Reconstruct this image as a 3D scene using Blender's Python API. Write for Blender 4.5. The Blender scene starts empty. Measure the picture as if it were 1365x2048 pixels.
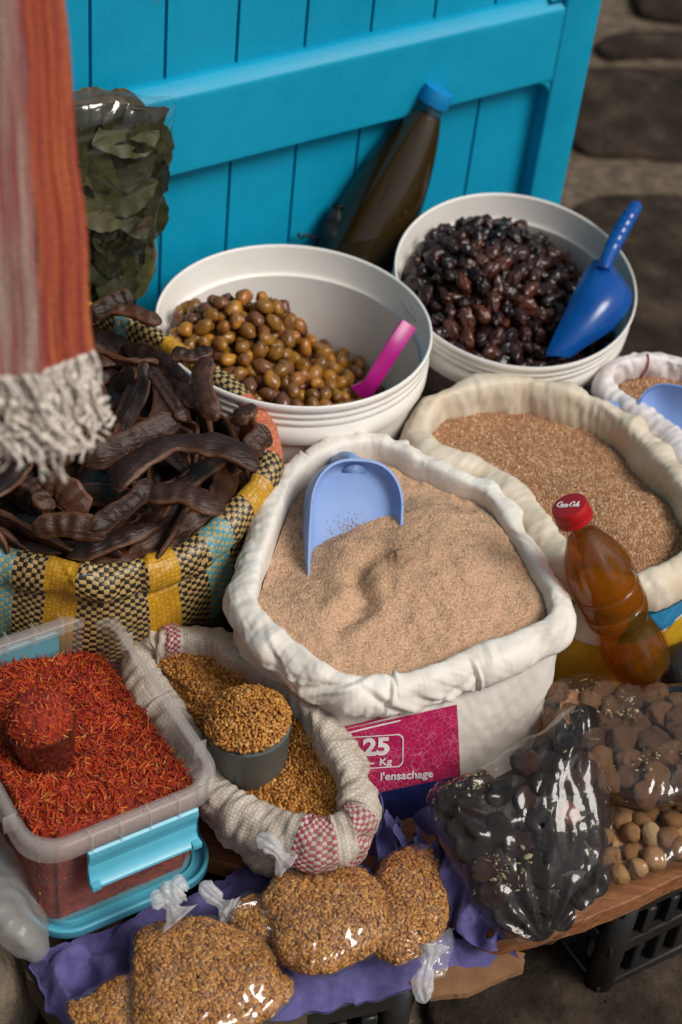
import bpy, bmesh, math
import numpy as np
from mathutils import Vector, Matrix

# ------------------------------------------------------------------ camera, sky, sun, exposure
SC = bpy.context.scene
COL = SC.collection
FPX = 3400.0
PITCH = math.radians(41.5)
ROLL = math.radians(7.1)
CAM = np.array([0.0, 0.0, 1.50])
_X = np.array([1.0, 0, 0])
_F = np.array([0, math.cos(PITCH), -math.sin(PITCH)])
_U = np.array([0, math.sin(PITCH), math.cos(PITCH)])
_R = math.cos(ROLL) * _X + math.sin(ROLL) * _U
_V = -math.sin(ROLL) * _X + math.cos(ROLL) * _U

cd = bpy.data.cameras.new('camera')
cam = bpy.data.objects.new('camera', cd)
COL.objects.link(cam)
cam.matrix_world = Matrix(((_R[0], _V[0], -_F[0], CAM[0]), (_R[1], _V[1], -_F[1], CAM[1]),
                           (_R[2], _V[2], -_F[2], CAM[2]), (0, 0, 0, 1)))
cd.sensor_fit = 'VERTICAL'
cd.sensor_height = 36.0
cd.sensor_width = 24.0
cd.lens = FPX / 2048 * 36.0
cd.clip_start = 0.02
cd.clip_end = 200
cd.dof.use_dof = True
cd.dof.focus_distance = 1.55
cd.dof.aperture_fstop = 4.6
SC.camera = cam

SUN_FROM = Vector((0.62, -0.30, 0.85)).normalized()
w = bpy.data.worlds.new('World')
SC.world = w
w.use_nodes = True
wn = w.node_tree.nodes
wl = w.node_tree.links
bg = wn['Background']
sky = wn.new('ShaderNodeTexSky')
sky.sky_type = 'NISHITA'
sky.sun_disc = False
sky.sun_elevation = math.asin(SUN_FROM.z)
sky.sun_rotation = math.atan2(SUN_FROM.x, SUN_FROM.y)
sky.dust_density = 4.0
sky.ozone_density = 0.6
hs = wn.new('ShaderNodeHueSaturation')
hs.inputs['Saturation'].default_value = 0.45
wl.new(sky.outputs[0], hs.inputs['Color'])
wl.new(hs.outputs[0], bg.inputs['Color'])
bg.inputs['Strength'].default_value = 0.05

sd = bpy.data.lights.new('sun', 'SUN')
sd.energy = 1.5
sd.angle = math.radians(24)
sd.color = (1.0, 0.94, 0.86)
sun = bpy.data.objects.new('sun', sd)
COL.objects.link(sun)
sun.rotation_euler = SUN_FROM.to_track_quat('Z', 'Y').to_euler()
sun.location = (2, -1, 4)

SC.view_settings.view_transform = 'Standard'
SC.view_settings.look = 'None'
SC.view_settings.exposure = 0.72
SC.view_settings.gamma = 1.0
SC.cycles.max_bounces = 10
SC.cycles.transparent_max_bounces = 16
SC.cycles.transmission_bounces = 8
SC.cycles.caustics_reflective = False
SC.cycles.caustics_refractive = False
SC.cycles.sample_clamp_indirect = 4.0

# ------------------------------------------------------------------ helpers
RNG = np.random.default_rng(7)


def ray(px, py):
    return _F + _R * (px - 682.5) / FPX - _V * (py - 1024) / FPX


def P(px, py, z):
    """point of the place seen at a photo pixel, at height z"""
    d = ray(px, py)
    return CAM + d * (z - CAM[2]) / d[2]


def PL(px, py, o, n):
    d = ray(px, py)
    o = np.asarray(o, float)
    return CAM + d * (((o - CAM) @ n) / (d @ n))


def PD(px, py, dist):
    d = ray(px, py)
    return CAM + d / np.linalg.norm(d) * dist


def Qv(p):
    d = np.asarray(p, float) - CAM
    wv = d @ _F
    return np.stack([682.5 + FPX * (d @ _R) / wv, 1024 - FPX * (d @ _V) / wv], -1)


def unit(v):
    v = np.asarray(v, float)
    return v / np.maximum(np.linalg.norm(v, axis=-1, keepdims=True), 1e-12)


def _h(ix, iy, iz, seed):
    n = (ix * 73856093) ^ (iy * 19349663) ^ (iz * 83492791) ^ (seed * 2654435761)
    n = (n ^ (n >> 13)) * 1274126177
    n &= 0xffffffff
    n = (n ^ (n >> 16)) * 2246822519 & 0xffffffff
    n ^= n >> 15
    return (n & 0xffffff) / float(0xffffff)


def noise(p, s=1.0, seed=0):
    """smooth value noise in -1..1; p (...,3)"""
    p = np.asarray(p, float) * s + 1000.0
    i = np.floor(p).astype(np.int64)
    f = p - i
    f = f * f * f * (f * (f * 6 - 15) + 10)
    r = 0
    for dx in (0, 1):
        for dy in (0, 1):
            for dz in (0, 1):
                wt = (f[..., 0] if dx else 1 - f[..., 0]) * (f[..., 1] if dy else 1 - f[..., 1]) * (f[..., 2] if dz else 1 - f[..., 2])
                r = r + wt * _h(i[..., 0] + dx, i[..., 1] + dy, i[..., 2] + dz, seed)
    return r * 2 - 1


def fbm(p, s=1.0, o=3, seed=0):
    r, a = 0, 1.0
    for k in range(o):
        r = r + a * noise(p, s * 2 ** k, seed + k)
        a *= 0.5
    return r


def ridged(p, s=1.0, seed=0):
    return 1 - 2 * np.abs(noise(p, s, seed))


def crumple(p, f, seed=0, stretch=(1, 1, 1)):
    """sharp folded-cloth creases: triangle waves in several warped directions"""
    rng = np.random.default_rng(seed)
    p = np.asarray(p, float) * np.asarray(stretch)
    r = 0
    for k in range(6):
        d = unit(rng.normal(0, 1, 3))
        x = p @ d * f * rng.uniform(0.55, 1.5) + rng.random() + 0.9 * noise(p, f * 0.35, seed * 7 + k)
        tri = np.abs((x % 1.0) - 0.5) * 2
        r = r + (tri - 0.5) * np.clip(0.5 + 0.9 * noise(p, f * 0.45, seed * 7 + k + 40), 0, 1.2)
    return r * 0.8


def P3(a, b, c=0):
    a = np.asarray(a, float)
    return np.stack(np.broadcast_arrays(a, np.asarray(b, float), np.asarray(c, float)), -1)


def mesh(name, V, faces, m=None, smooth=True, uv=None, attrs=None):
    V = np.asarray(V, np.float32).reshape(-1, 3)
    if not isinstance(faces, (list, tuple)):
        faces = [faces]
    faces = [np.asarray(f, np.int32) for f in faces if len(f)]
    me = bpy.data.meshes.new(name)
    me.vertices.add(len(V))
    me.vertices.foreach_set('co', V.ravel())
    loops = np.concatenate([f.ravel() for f in faces])
    tot = np.concatenate([np.full(len(f), f.shape[1], np.int32) for f in faces])
    st = np.concatenate([[0], np.cumsum(tot)[:-1]]).astype(np.int32)
    me.loops.add(len(loops))
    me.loops.foreach_set('vertex_index', loops)
    me.polygons.add(len(tot))
    me.polygons.foreach_set('loop_start', st)
    me.polygons.foreach_set('loop_total', tot)
    me.update(calc_edges=True)
    me.polygons.foreach_set('use_smooth', np.full(len(tot), smooth))
    if uv is not None:
        uv = np.asarray(uv, np.float32)
        if len(uv) == len(V):
            uv = uv[loops]
        l = me.uv_layers.new(name='UVMap')
        l.data.foreach_set('uv', uv.ravel())
    for k, a in (attrs or {}).items():
        at = me.attributes.new(k, 'FLOAT', 'POINT')
        at.data.foreach_set('value', np.asarray(a, np.float32))
    me.validate()
    if m is not None:
        me.materials.append(m)
    return me


def link(name, me, parent=None):
    o = bpy.data.objects.new(name, me)
    COL.objects.link(o)
    if parent is not None:
        o.parent = parent
    return o


def obj(name, V, faces, m, parent=None, smooth=True, uv=None, attrs=None):
    """one mesh object; V in world space, parents are kept unrotated so the offset is a plain shift"""
    V = np.asarray(V, float).reshape(-1, 3)
    if parent is not None:
        V = V - np.array(root_loc(parent))
    return link(name, mesh(name, V, faces, m, smooth, uv, attrs), parent)


def root_loc(o):
    l = Vector((0, 0, 0))
    while o is not None:
        l = l + o.location
        o = o.parent
    return l


def tag(o, label=None, cat=None, group=None, kind=None):
    if label:
        o['label'] = label
    if cat:
        o['category'] = cat
    if group:
        o['group'] = group
    if kind:
        o['kind'] = kind
    return o


def empty(name, loc, label, cat, group=None):
    o = bpy.data.objects.new(name, None)
    o.empty_display_size = 0.02
    o.location = [float(c) for c in loc]
    COL.objects.link(o)
    return tag(o, label, cat, group)


def gridf(r, c, wc=False, wr=False):
    i = np.arange(r if wr else r - 1)[:, None]
    j = np.arange(c if wc else c - 1)[None, :]
    i2 = (i + 1) % r
    j2 = (j + 1) % c
    return np.stack([i * c + j + 0 * j2, i * c + j2, i2 * c + j2, i2 * c + j], -1).reshape(-1, 4)


def merge(parts):
    """parts: list of (V, [faces]) -> V, faces by size"""
    Vs, F3, F4, n = [], [], [], 0
    for V, fs in parts:
        V = np.asarray(V, float).reshape(-1, 3)
        if not isinstance(fs, (list, tuple)):
            fs = [fs]
        for f in fs:
            f = np.asarray(f)
            if len(f):
                (F4 if f.shape[1] == 4 else F3).append(f + n)
        Vs.append(V)
        n += len(V)
    out = []
    if F4:
        out.append(np.concatenate(F4))
    if F3:
        out.append(np.concatenate(F3))
    return np.concatenate(Vs), out


def catmull(pts, n, closed=True):
    pts = np.asarray(pts, float)
    m = len(pts)
    t = np.linspace(0, m if closed else m - 1, n, endpoint=not closed)
    i = np.floor(t).astype(int)
    if not closed:
        i = np.minimum(i, m - 2)
    f = (t - i)[:, None]

    def g(k):
        return pts[k % m] if closed else pts[np.clip(k, 0, m - 1)]
    a, b, c, d = g(i - 1), g(i), g(i + 1), g(i + 2)
    return 0.5 * (2 * b + (c - a) * f + (2 * a - 5 * b + 4 * c - d) * f ** 2 + (3 * b - a - 3 * c + d) * f ** 3)


def resample(pts, n, closed=True):
    q = catmull(pts, n * 8, closed)
    if closed:
        q = np.vstack([q, q[:1]])
    L = np.concatenate([[0], np.cumsum(np.linalg.norm(np.diff(q, axis=0), axis=1))])
    t = np.linspace(0, L[-1], n, endpoint=not closed)
    return np.stack([np.interp(t, L, q[:, k]) for k in range(q.shape[1])], -1)


def sphere(nu=12, nv=8, e=1.0):
    v = np.linspace(0.02, math.pi - 0.02, nv)[:, None]
    u = np.linspace(0, 2 * math.pi, nu, endpoint=False)[None, :]

    def sg(x):
        return np.sign(x) * np.abs(x) ** e
    V = np.stack([sg(np.sin(v)) * sg(np.cos(u)), sg(np.sin(v)) * sg(np.sin(u)), sg(np.cos(v)) + 0 * u], -1).reshape(-1, 3)
    F = gridf(nv, nu, True)[:, ::-1]
    cap0 = np.array([[0, i, i + 1] for i in range(1, nu - 1)])
    b = (nv - 1) * nu
    cap1 = np.array([[b, b + i + 1, b + i] for i in range(1, nu - 1)])
    return V, [F, np.vstack([cap0, cap1])]


def box(c, s, ax=None):
    """box centred c, full size s, axes rows ax"""
    ax = np.eye(3) if ax is None else np.asarray(ax, float)
    k = np.array([[x, y, z] for x in (-.5, .5) for y in (-.5, .5) for z in (-.5, .5)]) * np.asarray(s, float)
    V = np.asarray(c, float) + k @ ax
    F = np.array([[0, 1, 3, 2], [4, 6, 7, 5], [0, 4, 5, 1], [2, 3, 7, 6], [0, 2, 6, 4], [1, 5, 7, 3]])
    return V, [F]


def bevel_mesh(V, F, name, m, w, parent=None, seg=2, label=None):
    V = np.asarray(V, float)
    off = np.array(root_loc(parent)) if parent is not None else 0
    bm = bmesh.new()
    vs = [bm.verts.new(v) for v in (V - off)]
    for f in F:
        for q in f:
            bm.faces.new([vs[i] for i in q])
    bmesh.ops.recalc_face_normals(bm, faces=bm.faces)
    bmesh.ops.bevel(bm, geom=list(bm.edges), offset=w, segments=seg, profile=0.5, affect='EDGES', clamp_overlap=True)
    me = bpy.data.meshes.new(name)
    bm.to_mesh(me)
    bm.free()
    me.polygons.foreach_set('use_smooth', np.full(len(me.polygons), True))
    me.set_sharp_from_angle(angle=math.radians(40))
    me.materials.append(m)
    return link(name, me, parent)


def frame_from(n, yaw=0.0, ref=(0.31, 0.83, 0.2)):
    n = unit(n)
    a = unit(np.cross(np.broadcast_to(ref, n.shape), n))
    b = np.cross(n, a)
    c, s = np.cos(yaw), np.sin(yaw)
    c = np.asarray(c)[..., None]
    s = np.asarray(s)[..., None]
    return np.stack([a * c + b * s, -a * s + b * c, n], -2)  # rows = local axes


def stamp(base, pos, fr, sc, rng=RNG):
    bV, bF = base
    n = len(pos)
    sc = np.asarray(sc, float)
    loc = bV[None] * sc[:, None, :]
    V = np.einsum('nki,nij->nkj', loc, fr) + pos[:, None, :]
    k = len(bV)
    F = [(f[None] + (np.arange(n) * k)[:, None, None]).reshape(-1, f.shape[1]) for f in bF]
    return V.reshape(-1, 3), F, np.repeat(rng.random(n), k)


def tri_of(faces):
    out = []
    for f in faces if isinstance(faces, (list, tuple)) else [faces]:
        if f.shape[1] == 4:
            out += [f[:, [0, 1, 2]], f[:, [0, 2, 3]]]
        else:
            out.append(f)
    return np.concatenate(out)


def poisson(pts, r, limit=None):
    """greedy dart rejection, returns kept indices"""
    cell = {}
    keep = []
    ij = np.floor(pts / r).astype(int)
    r2 = r * r
    for k in range(len(pts)):
        a, b, c = ij[k]
        ok = True
        for x in (a - 1, a, a + 1):
            for y in (b - 1, b, b + 1):
                for z in (c - 1, c, c + 1):
                    for q in cell.get((x, y, z), ()):
                        d = pts[k] - pts[q]
                        if d @ d < r2:
                            ok = False
                            break
                    if not ok:
                        break
                if not ok:
                    break
            if not ok:
                break
        if ok:
            cell.setdefault((a, b, c), []).append(k)
            keep.append(k)
            if limit and len(keep) >= limit:
                break
    return np.array(keep, int)


def scatter(V, faces, r, seed=1, over=6, facing=None, sel=None, limit=None):
    """points with even spacing r on a mesh -> positions, normals"""
    rng = np.random.default_rng(seed)
    V = np.asarray(V, float).reshape(-1, 3)
    T = tri_of(faces)
    a, b, c = V[T[:, 0]], V[T[:, 1]], V[T[:, 2]]
    N = np.cross(b - a, c - a)
    A = np.linalg.norm(N, axis=1) / 2
    N = unit(N)
    ok = A > 1e-12
    if facing is not None:
        ok &= facing((a + b + c) / 3, N)
    T, a, b, c, N, A = T[ok], a[ok], b[ok], c[ok], N[ok], A[ok]
    n = int(over * A.sum() / (r * r)) + 1
    k = rng.choice(len(T), n, p=A / A.sum())
    u, v = rng.random(n), rng.random(n)
    f = u + v > 1
    u[f], v[f] = 1 - u[f], 1 - v[f]
    p = a[k] + (b[k] - a[k]) * u[:, None] + (c[k] - a[k]) * v[:, None]
    kp = poisson(p, r, limit)
    return p[kp], N[k[kp]]


def seen(c, n, lo=-0.15):
    """front side as met from the street, with a wide margin"""
    return (unit(CAM - c) * n).sum(-1) > lo


def tube(path, rad, n=8, closed_ends=True, up=(0.1, 0.2, 1)):
    path = np.asarray(path, float)
    rad = np.broadcast_to(np.asarray(rad, float), (len(path),))
    t = unit(np.gradient(path, axis=0))
    a = unit(np.cross(t, np.broadcast_to(np.asarray(up, float), t.shape)))
    b = np.cross(t, a)
    th = np.linspace(0, 2 * math.pi, n, endpoint=False)
    V = path[:, None] + rad[:, None, None] * (a[:, None] * np.cos(th)[None, :, None] + b[:, None] * np.sin(th)[None, :, None])
    F = [gridf(len(path), n, True)]
    if closed_ends:
        e = (len(path) - 1) * n
        F.append(np.array([[0, i + 1, i] for i in range(1, n - 1)] + [[e, e + i, e + i + 1] for i in range(1, n - 1)]))
    return V.reshape(-1, 3), F


def lathe(prof, n, o, fr, closed=False):
    """profile (r,h) round fr[2] from o"""
    prof = np.asarray(prof, float)
    th = np.linspace(0, 2 * math.pi, n, endpoint=False)
    V = np.asarray(o) + prof[:, None, 0:1] * (fr[0] * np.cos(th)[None, :, None] + fr[1] * np.sin(th)[None, :, None]) + prof[:, None, 1:2] * fr[2]
    return V.reshape(-1, 3), [gridf(len(prof), n, True, closed)]


# ------------------------------------------------------------------ materials
class MT:
    def __init__(s, name):
        s.m = bpy.data.materials.new(name)
        s.m.use_nodes = True
        s.t = s.m.node_tree
        s.n = s.t.nodes
        s.b = s.n['Principled BSDF']
        s.out = s.n['Material Output']

    def N(s, ty, **kw):
        x = s.n.new(ty)
        for k, v in kw.items():
            if k.startswith('i_'):
                k2 = k[2:]
                x.inputs[int(k2) if k2.isdigit() else k2].default_value = v
            else:
                setattr(x, k, v)
        return x

    def L(s, a, b):
        s.t.links.new(a, b)

    def co(s, kind='Object'):
        return s.N('ShaderNodeTexCoord').outputs[kind]

    def noise(s, scale, detail=3, rough=0.55, vec=None, dist=0.0):
        x = s.N('ShaderNodeTexNoise')
        x.inputs['Scale'].default_value = scale
        x.inputs['Detail'].default_value = detail
        x.inputs['Roughness'].default_value = rough
        x.inputs['Distortion'].default_value = dist
        s.L(vec if vec is not None else s.co(), x.inputs['Vector'])
        return x.outputs['Fac']

    def ramp(s, fac, stops, interp='LINEAR'):
        x = s.N('ShaderNodeValToRGB')
        x.color_ramp.interpolation = interp
        e = x.color_ramp.elements
        while len(e) > 1:
            e.remove(e[-1])
        e[0].position = stops[0][0]
        e[0].color = (*stops[0][1], 1)
        for p, c in stops[1:]:
            q = e.new(p)
            q.color = (*c, 1)
        s.L(fac, x.inputs[0])
        return x.outputs[0]

    def mixc(s, fac, a, b, mode='MIX'):
        x = s.N('ShaderNodeMix', data_type='RGBA', blend_type=mode)
        for sock, v in ((x.inputs[0], fac), (x.inputs[6], a), (x.inputs[7], b)):
            if isinstance(v, (int, float)):
                sock.default_value = v
            elif isinstance(v, tuple):
                sock.default_value = (*v, 1)
            else:
                s.L(v, sock)
        return x.outputs[2]

    def math(s, op, a, b=0.0, clamp=False):
        x = s.N('ShaderNodeMath', operation=op, use_clamp=clamp)
        for sock, v in ((x.inputs[0], a), (x.inputs[1], b)):
            if isinstance(v, (int, float)):
                sock.default_value = v
            else:
                s.L(v, sock)
        return x.outputs[0]

    def attr(s, name):
        return s.N('ShaderNodeAttribute', attribute_name=name).outputs['Fac']

    def rnd(s):
        return s.N('ShaderNodeObjectInfo').outputs['Random']

    def bump(s, h, strength=0.3, dist=0.002, normal=None):
        x = s.N('ShaderNodeBump')
        x.inputs['Strength'].default_value = strength
        x.inputs['Distance'].default_value = dist
        s.L(h, x.inputs['Height'])
        if normal is not None:
            s.L(normal, x.inputs['Normal'])
        return x.outputs[0]

    def set(s, color=None, rough=None, normal=None, **kw):
        for nm, v in (('Base Color', color), ('Roughness', rough), ('Normal', normal)):
            if v is None:
                continue
            if isinstance(v, (int, float)):
                s.b.inputs[nm].default_value = v
            elif isinstance(v, tuple):
                s.b.inputs[nm].default_value = (*v, 1)
            else:
                s.L(v, s.b.inputs[nm])
        for k, v in kw.items():
            s.b.inputs[k.replace('_', ' ')].default_value = v
        return s

    def schlick(s, normal=None, f0=0.04, gain=1.0, power=5.0):
        x = s.N('ShaderNodeLayerWeight')
        x.inputs['Blend'].default_value = 0.5
        if normal is not None:
            s.L(normal, x.inputs['Normal'])
        p = s.math('POWER', x.outputs['Facing'], power)
        return s.math('ADD', s.math('MULTIPLY', p, gain * (1 - f0)), f0, True)

    def surf(s, sh):
        s.L(sh, s.out.inputs['Surface'])


def simple(name, c1, c2, scale=60, rough=0.5, bump=0.2, bd=0.001, bscale=None, src='noise', **kw):
    m = MT(name)
    f = m.noise(scale, 4) if src == 'noise' else (m.rnd() if src == 'rnd' else m.attr('rnd'))
    c = m.ramp(f, [(0.25 if src == 'noise' else 0.0, c1), (0.75 if src == 'noise' else 1.0, c2)])
    nb = m.bump(m.noise(bscale or scale * 2, 3), bump, bd)
    m.set(c, rough, nb, **kw)
    return m.m


def film_mat(name, tint=(1, 1, 1), haze=0.006, rough=0.06, wr=1.0, scale=19, f0=0.05):
    m = MT(name)
    co = m.co()
    mp = m.N('ShaderNodeMapping', i_Scale=(1.0, 0.55, 0.8), i_Rotation=(0.3, 0.2, 0.6))
    m.L(co, mp.inputs[0])
    n1 = m.noise(scale, 2, 0.5, mp.outputs[0], 0.6)
    rg = m.math('ABSOLUTE', m.math('SUBTRACT', n1, 0.5))
    n2 = m.noise(scale * 5, 2, 0.5, mp.outputs[0], 0.6)
    h = m.math('ADD', m.math('MULTIPLY', rg, 1.3), m.math('MULTIPLY', n2, 0.10))
    nb = m.bump(h, 0.8 * wr, 0.012)
    fac = m.schlick(nb, f0, 0.9)
    tr = m.N('ShaderNodeBsdfTransparent')
    tr.inputs[0].default_value = (*tint, 1)
    gl = m.N('ShaderNodeBsdfGlossy')
    gl.inputs['Roughness'].default_value = rough
    m.L(nb, gl.inputs['Normal'])
    df = m.N('ShaderNodeBsdfDiffuse')
    df.inputs[0].default_value = (0.8, 0.8, 0.8, 1)
    m1 = m.N('ShaderNodeMixShader')
    m1.inputs[0].default_value = haze
    m.L(tr.outputs[0], m1.inputs[1])
    m.L(df.outputs[0], m1.inputs[2])
    m2 = m.N('ShaderNodeMixShader')
    m.L(fac, m2.inputs[0])
    m.L(m1.outputs[0], m2.inputs[1])
    m.L(gl.outputs[0], m2.inputs[2])
    m.surf(m2.outputs[0])
    return m.m


def frosted(name, col, alpha, rough=0.35):
    """cloudy plastic: part of the light goes straight through"""
    m = MT(name)
    tr = m.N('ShaderNodeBsdfTransparent')
    tr.inputs[0].default_value = (0.96, 0.95, 0.94, 1)
    m.set(col, rough, m.bump(m.noise(240, 2), 0.05, 0.001))
    tl = m.N('ShaderNodeBsdfTranslucent')
    tl.inputs[0].default_value = (*col, 1)
    a = m.N('ShaderNodeMixShader')
    a.inputs[0].default_value = 0.4
    m.L(m.b.outputs[0], a.inputs[1])
    m.L(tl.outputs[0], a.inputs[2])
    x = m.N('ShaderNodeMixShader')
    x.inputs[0].default_value = alpha
    m.L(tr.outputs[0], x.inputs[1])
    m.L(a.outputs[0], x.inputs[2])
    m.surf(x.outputs[0])
    return m.m


def liquid(name, col, thru=0.2, dif=0.3):
    """coloured oil: glows through from behind, part of the view passes tinted"""
    m = MT(name)
    tr = m.N('ShaderNodeBsdfTransparent')
    tr.inputs[0].default_value = (*[min(1.0, c * 1.1) for c in col], 1)
    tl = m.N('ShaderNodeBsdfTranslucent')
    tl.inputs[0].default_value = (*col, 1)
    m.set(col, 0.12)
    a = m.N('ShaderNodeMixShader')
    a.inputs[0].default_value = dif
    m.L(tl.outputs[0], a.inputs[1])
    m.L(m.b.outputs[0], a.inputs[2])
    x = m.N('ShaderNodeMixShader')
    x.inputs[0].default_value = thru
    m.L(a.outputs[0], x.inputs[1])
    m.L(tr.outputs[0], x.inputs[2])
    m.surf(x.outputs[0])
    return m.m


def weave_mat(name, base, dirt, cell=0.0025, stripes=None, rough=0.55, dirt_amt=0.4, bstr=0.35, dark=0.78, gapf=0.55):
    """woven plastic tape cloth on UVs in metres; stripes = ramp stops over u/4 m (constant)"""
    m = MT(name)
    uv = m.co('UV')
    mp = m.N('ShaderNodeMapping', i_Scale=(1 / cell, 1 / cell, 1))
    wob = m.N('ShaderNodeTexNoise')
    wob.inputs['Scale'].default_value = 95.0
    wob.inputs['Detail'].default_value = 2.0
    m.L(m.co(), wob.inputs['Vector'])
    ws_ = m.N('ShaderNodeVectorMath', operation='MULTIPLY_ADD')
    ws_.inputs[1].default_value = (cell * 1.3, cell * 1.3, 0)
    m.L(wob.outputs['Color'], ws_.inputs[0])
    m.L(uv, ws_.inputs[2])
    m.L(ws_.outputs[0], mp.inputs[0])
    ck = m.N('ShaderNodeTexChecker', i_Scale=1.0)
    ck.inputs[1].default_value = (1, 1, 1, 1)
    ck.inputs[2].default_value = (0, 0, 0, 1)
    m.L(mp.outputs[0], ck.inputs[0])
    sx = m.N('ShaderNodeSeparateXYZ')
    m.L(mp.outputs[0], sx.inputs[0])

    def tri(o):  # rounded tape across one cell
        return m.math('SINE', m.math('MULTIPLY', m.math('FRACT', o), math.pi))
    h = m.math('MULTIPLY', tri(sx.outputs[0]), tri(sx.outputs[1]))
    if stripes:
        s2 = m.N('ShaderNodeSeparateXYZ')
        m.L(uv, s2.inputs[0])
        warp = m.ramp(m.math('MULTIPLY', s2.outputs[0], 0.25), stripes[0], 'CONSTANT')
        weft = m.ramp(m.math('MULTIPLY', s2.outputs[0], 0.25), stripes[1], 'CONSTANT')
        c = m.mixc(ck.outputs[1], weft, warp)
    else:
        c = m.mixc(ck.outputs[1], base, tuple(x * dark for x in base))
    gap = m.ramp(h, [(0.0, (0.35, 0.35, 0.35)), (0.28, (1, 1, 1))])
    c = m.mixc(gapf, c, gap, 'MULTIPLY')
    d = m.ramp(m.noise(26, 5, 0.6), [(0.42, (0, 0, 0)), (0.72, (1, 1, 1))])
    c = m.mixc(m.math('MULTIPLY', d, dirt_amt), c, dirt)
    nb = m.bump(h, bstr, 0.0008)
    nb2 = m.bump(m.noise(90, 4), 0.14, 0.002, nb)
    m.set(c, rough, nb2)
    return m.m


M = {}


def build_materials():
    # door paint: blue gloss enamel with fine orange peel, a few chips
    m = MT('blue_door_paint')
    n = m.noise(9, 5, 0.6)
    c = m.ramp(n, [(0.3, (0.001, 0.275, 0.46)), (0.7, (0.003, 0.33, 0.525))])
    v = m.noise(70, 4, 0.7)
    chip = m.ramp(v, [(0.69, (0, 0, 0)), (0.71, (1, 1, 1))])
    c = m.mixc(m.math('MULTIPLY', chip, 0.55), c, (0.10, 0.10, 0.08))
    spot = m.ramp(m.noise(23, 6, 0.75), [(0.66, (0, 0, 0)), (0.72, (1, 1, 1))])
    c = m.mixc(m.math('MULTIPLY', spot, 0.22), c, (0.03, 0.16, 0.22))
    mpb = m.N('ShaderNodeMapping', i_Scale=(240, 240, 7))
    m.L(m.co(), mpb.inputs[0])
    grain = m.noise(1.0, 3, 0.6, mpb.outputs[0])
    m.set(c, m.math('ADD', m.math('MULTIPLY', n, 0.25), 0.36), m.bump(grain, 0.22, 0.0015, m.bump(m.noise(120, 5), 0.22, 0.002)), Specular_IOR_Level=0.35)
    M['door'] = m.m
    # ground mortar
    m = MT('gritty_mortar')
    c = m.ramp(m.noise(38, 8, 0.75), [(0.32, (0.03, 0.022, 0.015)), (0.46, (0.10, 0.072, 0.048)), (0.58, (0.17, 0.125, 0.084)), (0.75, (0.30, 0.235, 0.165))])
    m.set(c, 0.9, m.bump(m.noise(60, 6, 0.7), 0.8, 0.01))
    M['mortar'] = m.m
    m = MT('dark_flagstone')
    c = m.ramp(m.noise(14, 7, 0.7), [(0.3, (0.014, 0.010, 0.007)), (0.5, (0.036, 0.026, 0.019)), (0.66, (0.075, 0.056, 0.040)), (0.8, (0.13, 0.10, 0.075))])
    m.set(c, 0.95, m.bump(m.noise(40, 7, 0.7), 0.9, 0.010), Specular_IOR_Level=0.15)
    M['stone'] = m.m
    M['bucket'] = simple('white_bucket_plastic', (0.74, 0.71, 0.66), (0.82, 0.80, 0.76), 14, 0.38, 0.05, 0.001)
    m = MT('olive_skin')
    n = m.noise(55, 3)
    r = m.rnd()
    c = m.ramp(r, [(0.0, (0.19, 0.085, 0.012)), (0.3, (0.30, 0.135, 0.014)), (0.5, (0.43, 0.185, 0.018)), (0.64, (0.35, 0.125, 0.020)), (0.82, (0.19, 0.075, 0.026)), (1.0, (0.12, 0.048, 0.028))])
    c = m.mixc(m.ramp(n, [(0.45, (0, 0, 0)), (0.65, (0.75, 0.75, 0.75))]), c, (0.12, 0.050, 0.025))
    m.set(c, 0.30, m.bump(m.noise(140, 4), 0.45, 0.002), Subsurface_Weight=0.0)
    M['olive'] = m.m
    m = MT('black_olive_skin')
    r = m.rnd()
    c = m.ramp(r, [(0.0, (0.010, 0.0045, 0.004)), (0.55, (0.016, 0.0055, 0.0045)), (0.88, (0.040, 0.011, 0.007)), (1.0, (0.09, 0.024, 0.011))])
    m.set(c, 0.27, m.bump(m.noise(190, 3, 0.5), 0.5, 0.003))
    M['black_olive'] = m.m
    m = MT('carob_skin')
    r = m.rnd()
    c = m.ramp(r, [(0.0, (0.014, 0.005, 0.0028)), (0.5, (0.031, 0.0105, 0.005)), (1.0, (0.066, 0.022, 0.009))])
    mp = m.N('ShaderNodeMapping', i_Scale=(60, 260, 260))
    m.L(m.co(), mp.inputs[0])
    st = m.noise(1.0, 4, 0.6, mp.outputs[0])
    c = m.mixc(m.ramp(st, [(0.5, (0, 0, 0)), (0.8, (0.5, 0.5, 0.5))]), c, (0.085, 0.033, 0.015))
    c = m.mixc(m.math('MULTIPLY', m.attr('seam'), m.math('MULTIPLY', m.noise(90, 4), 1.4)), c, (0.15, 0.062, 0.030))
    m.set(c, 0.43, m.bump(st, 0.65, 0.003), Specular_IOR_Level=0.4)
    M['carob'] = m.m
    M['carob_flesh'] = simple('broken_pod_flesh', (0.22, 0.11, 0.06), (0.42, 0.25, 0.15), 200, 0.8, 0.6, 0.002)
    m = MT('bay_leaf')
    r = m.rnd()
    c = m.ramp(r, [(0.0, (0.012, 0.013, 0.004)), (0.4, (0.026, 0.028, 0.008)), (0.75, (0.052, 0.049, 0.014)), (1.0, (0.070, 0.046, 0.020))])
    m.set(c, 0.5, m.bump(m.noise(130, 4), 0.3, 0.001), Specular_IOR_Level=0.25)
    M['leaf'] = m.m
    M['film'] = film_mat('clear_bag_film')
    M['film_seed'] = film_mat('thin_bag_film', haze=0.018, rough=0.07, f0=0.06, scale=12)
    M['film_dark'] = film_mat('soft_bag_film', haze=0.004, rough=0.06, f0=0.035, scale=15, wr=0.75)
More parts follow.
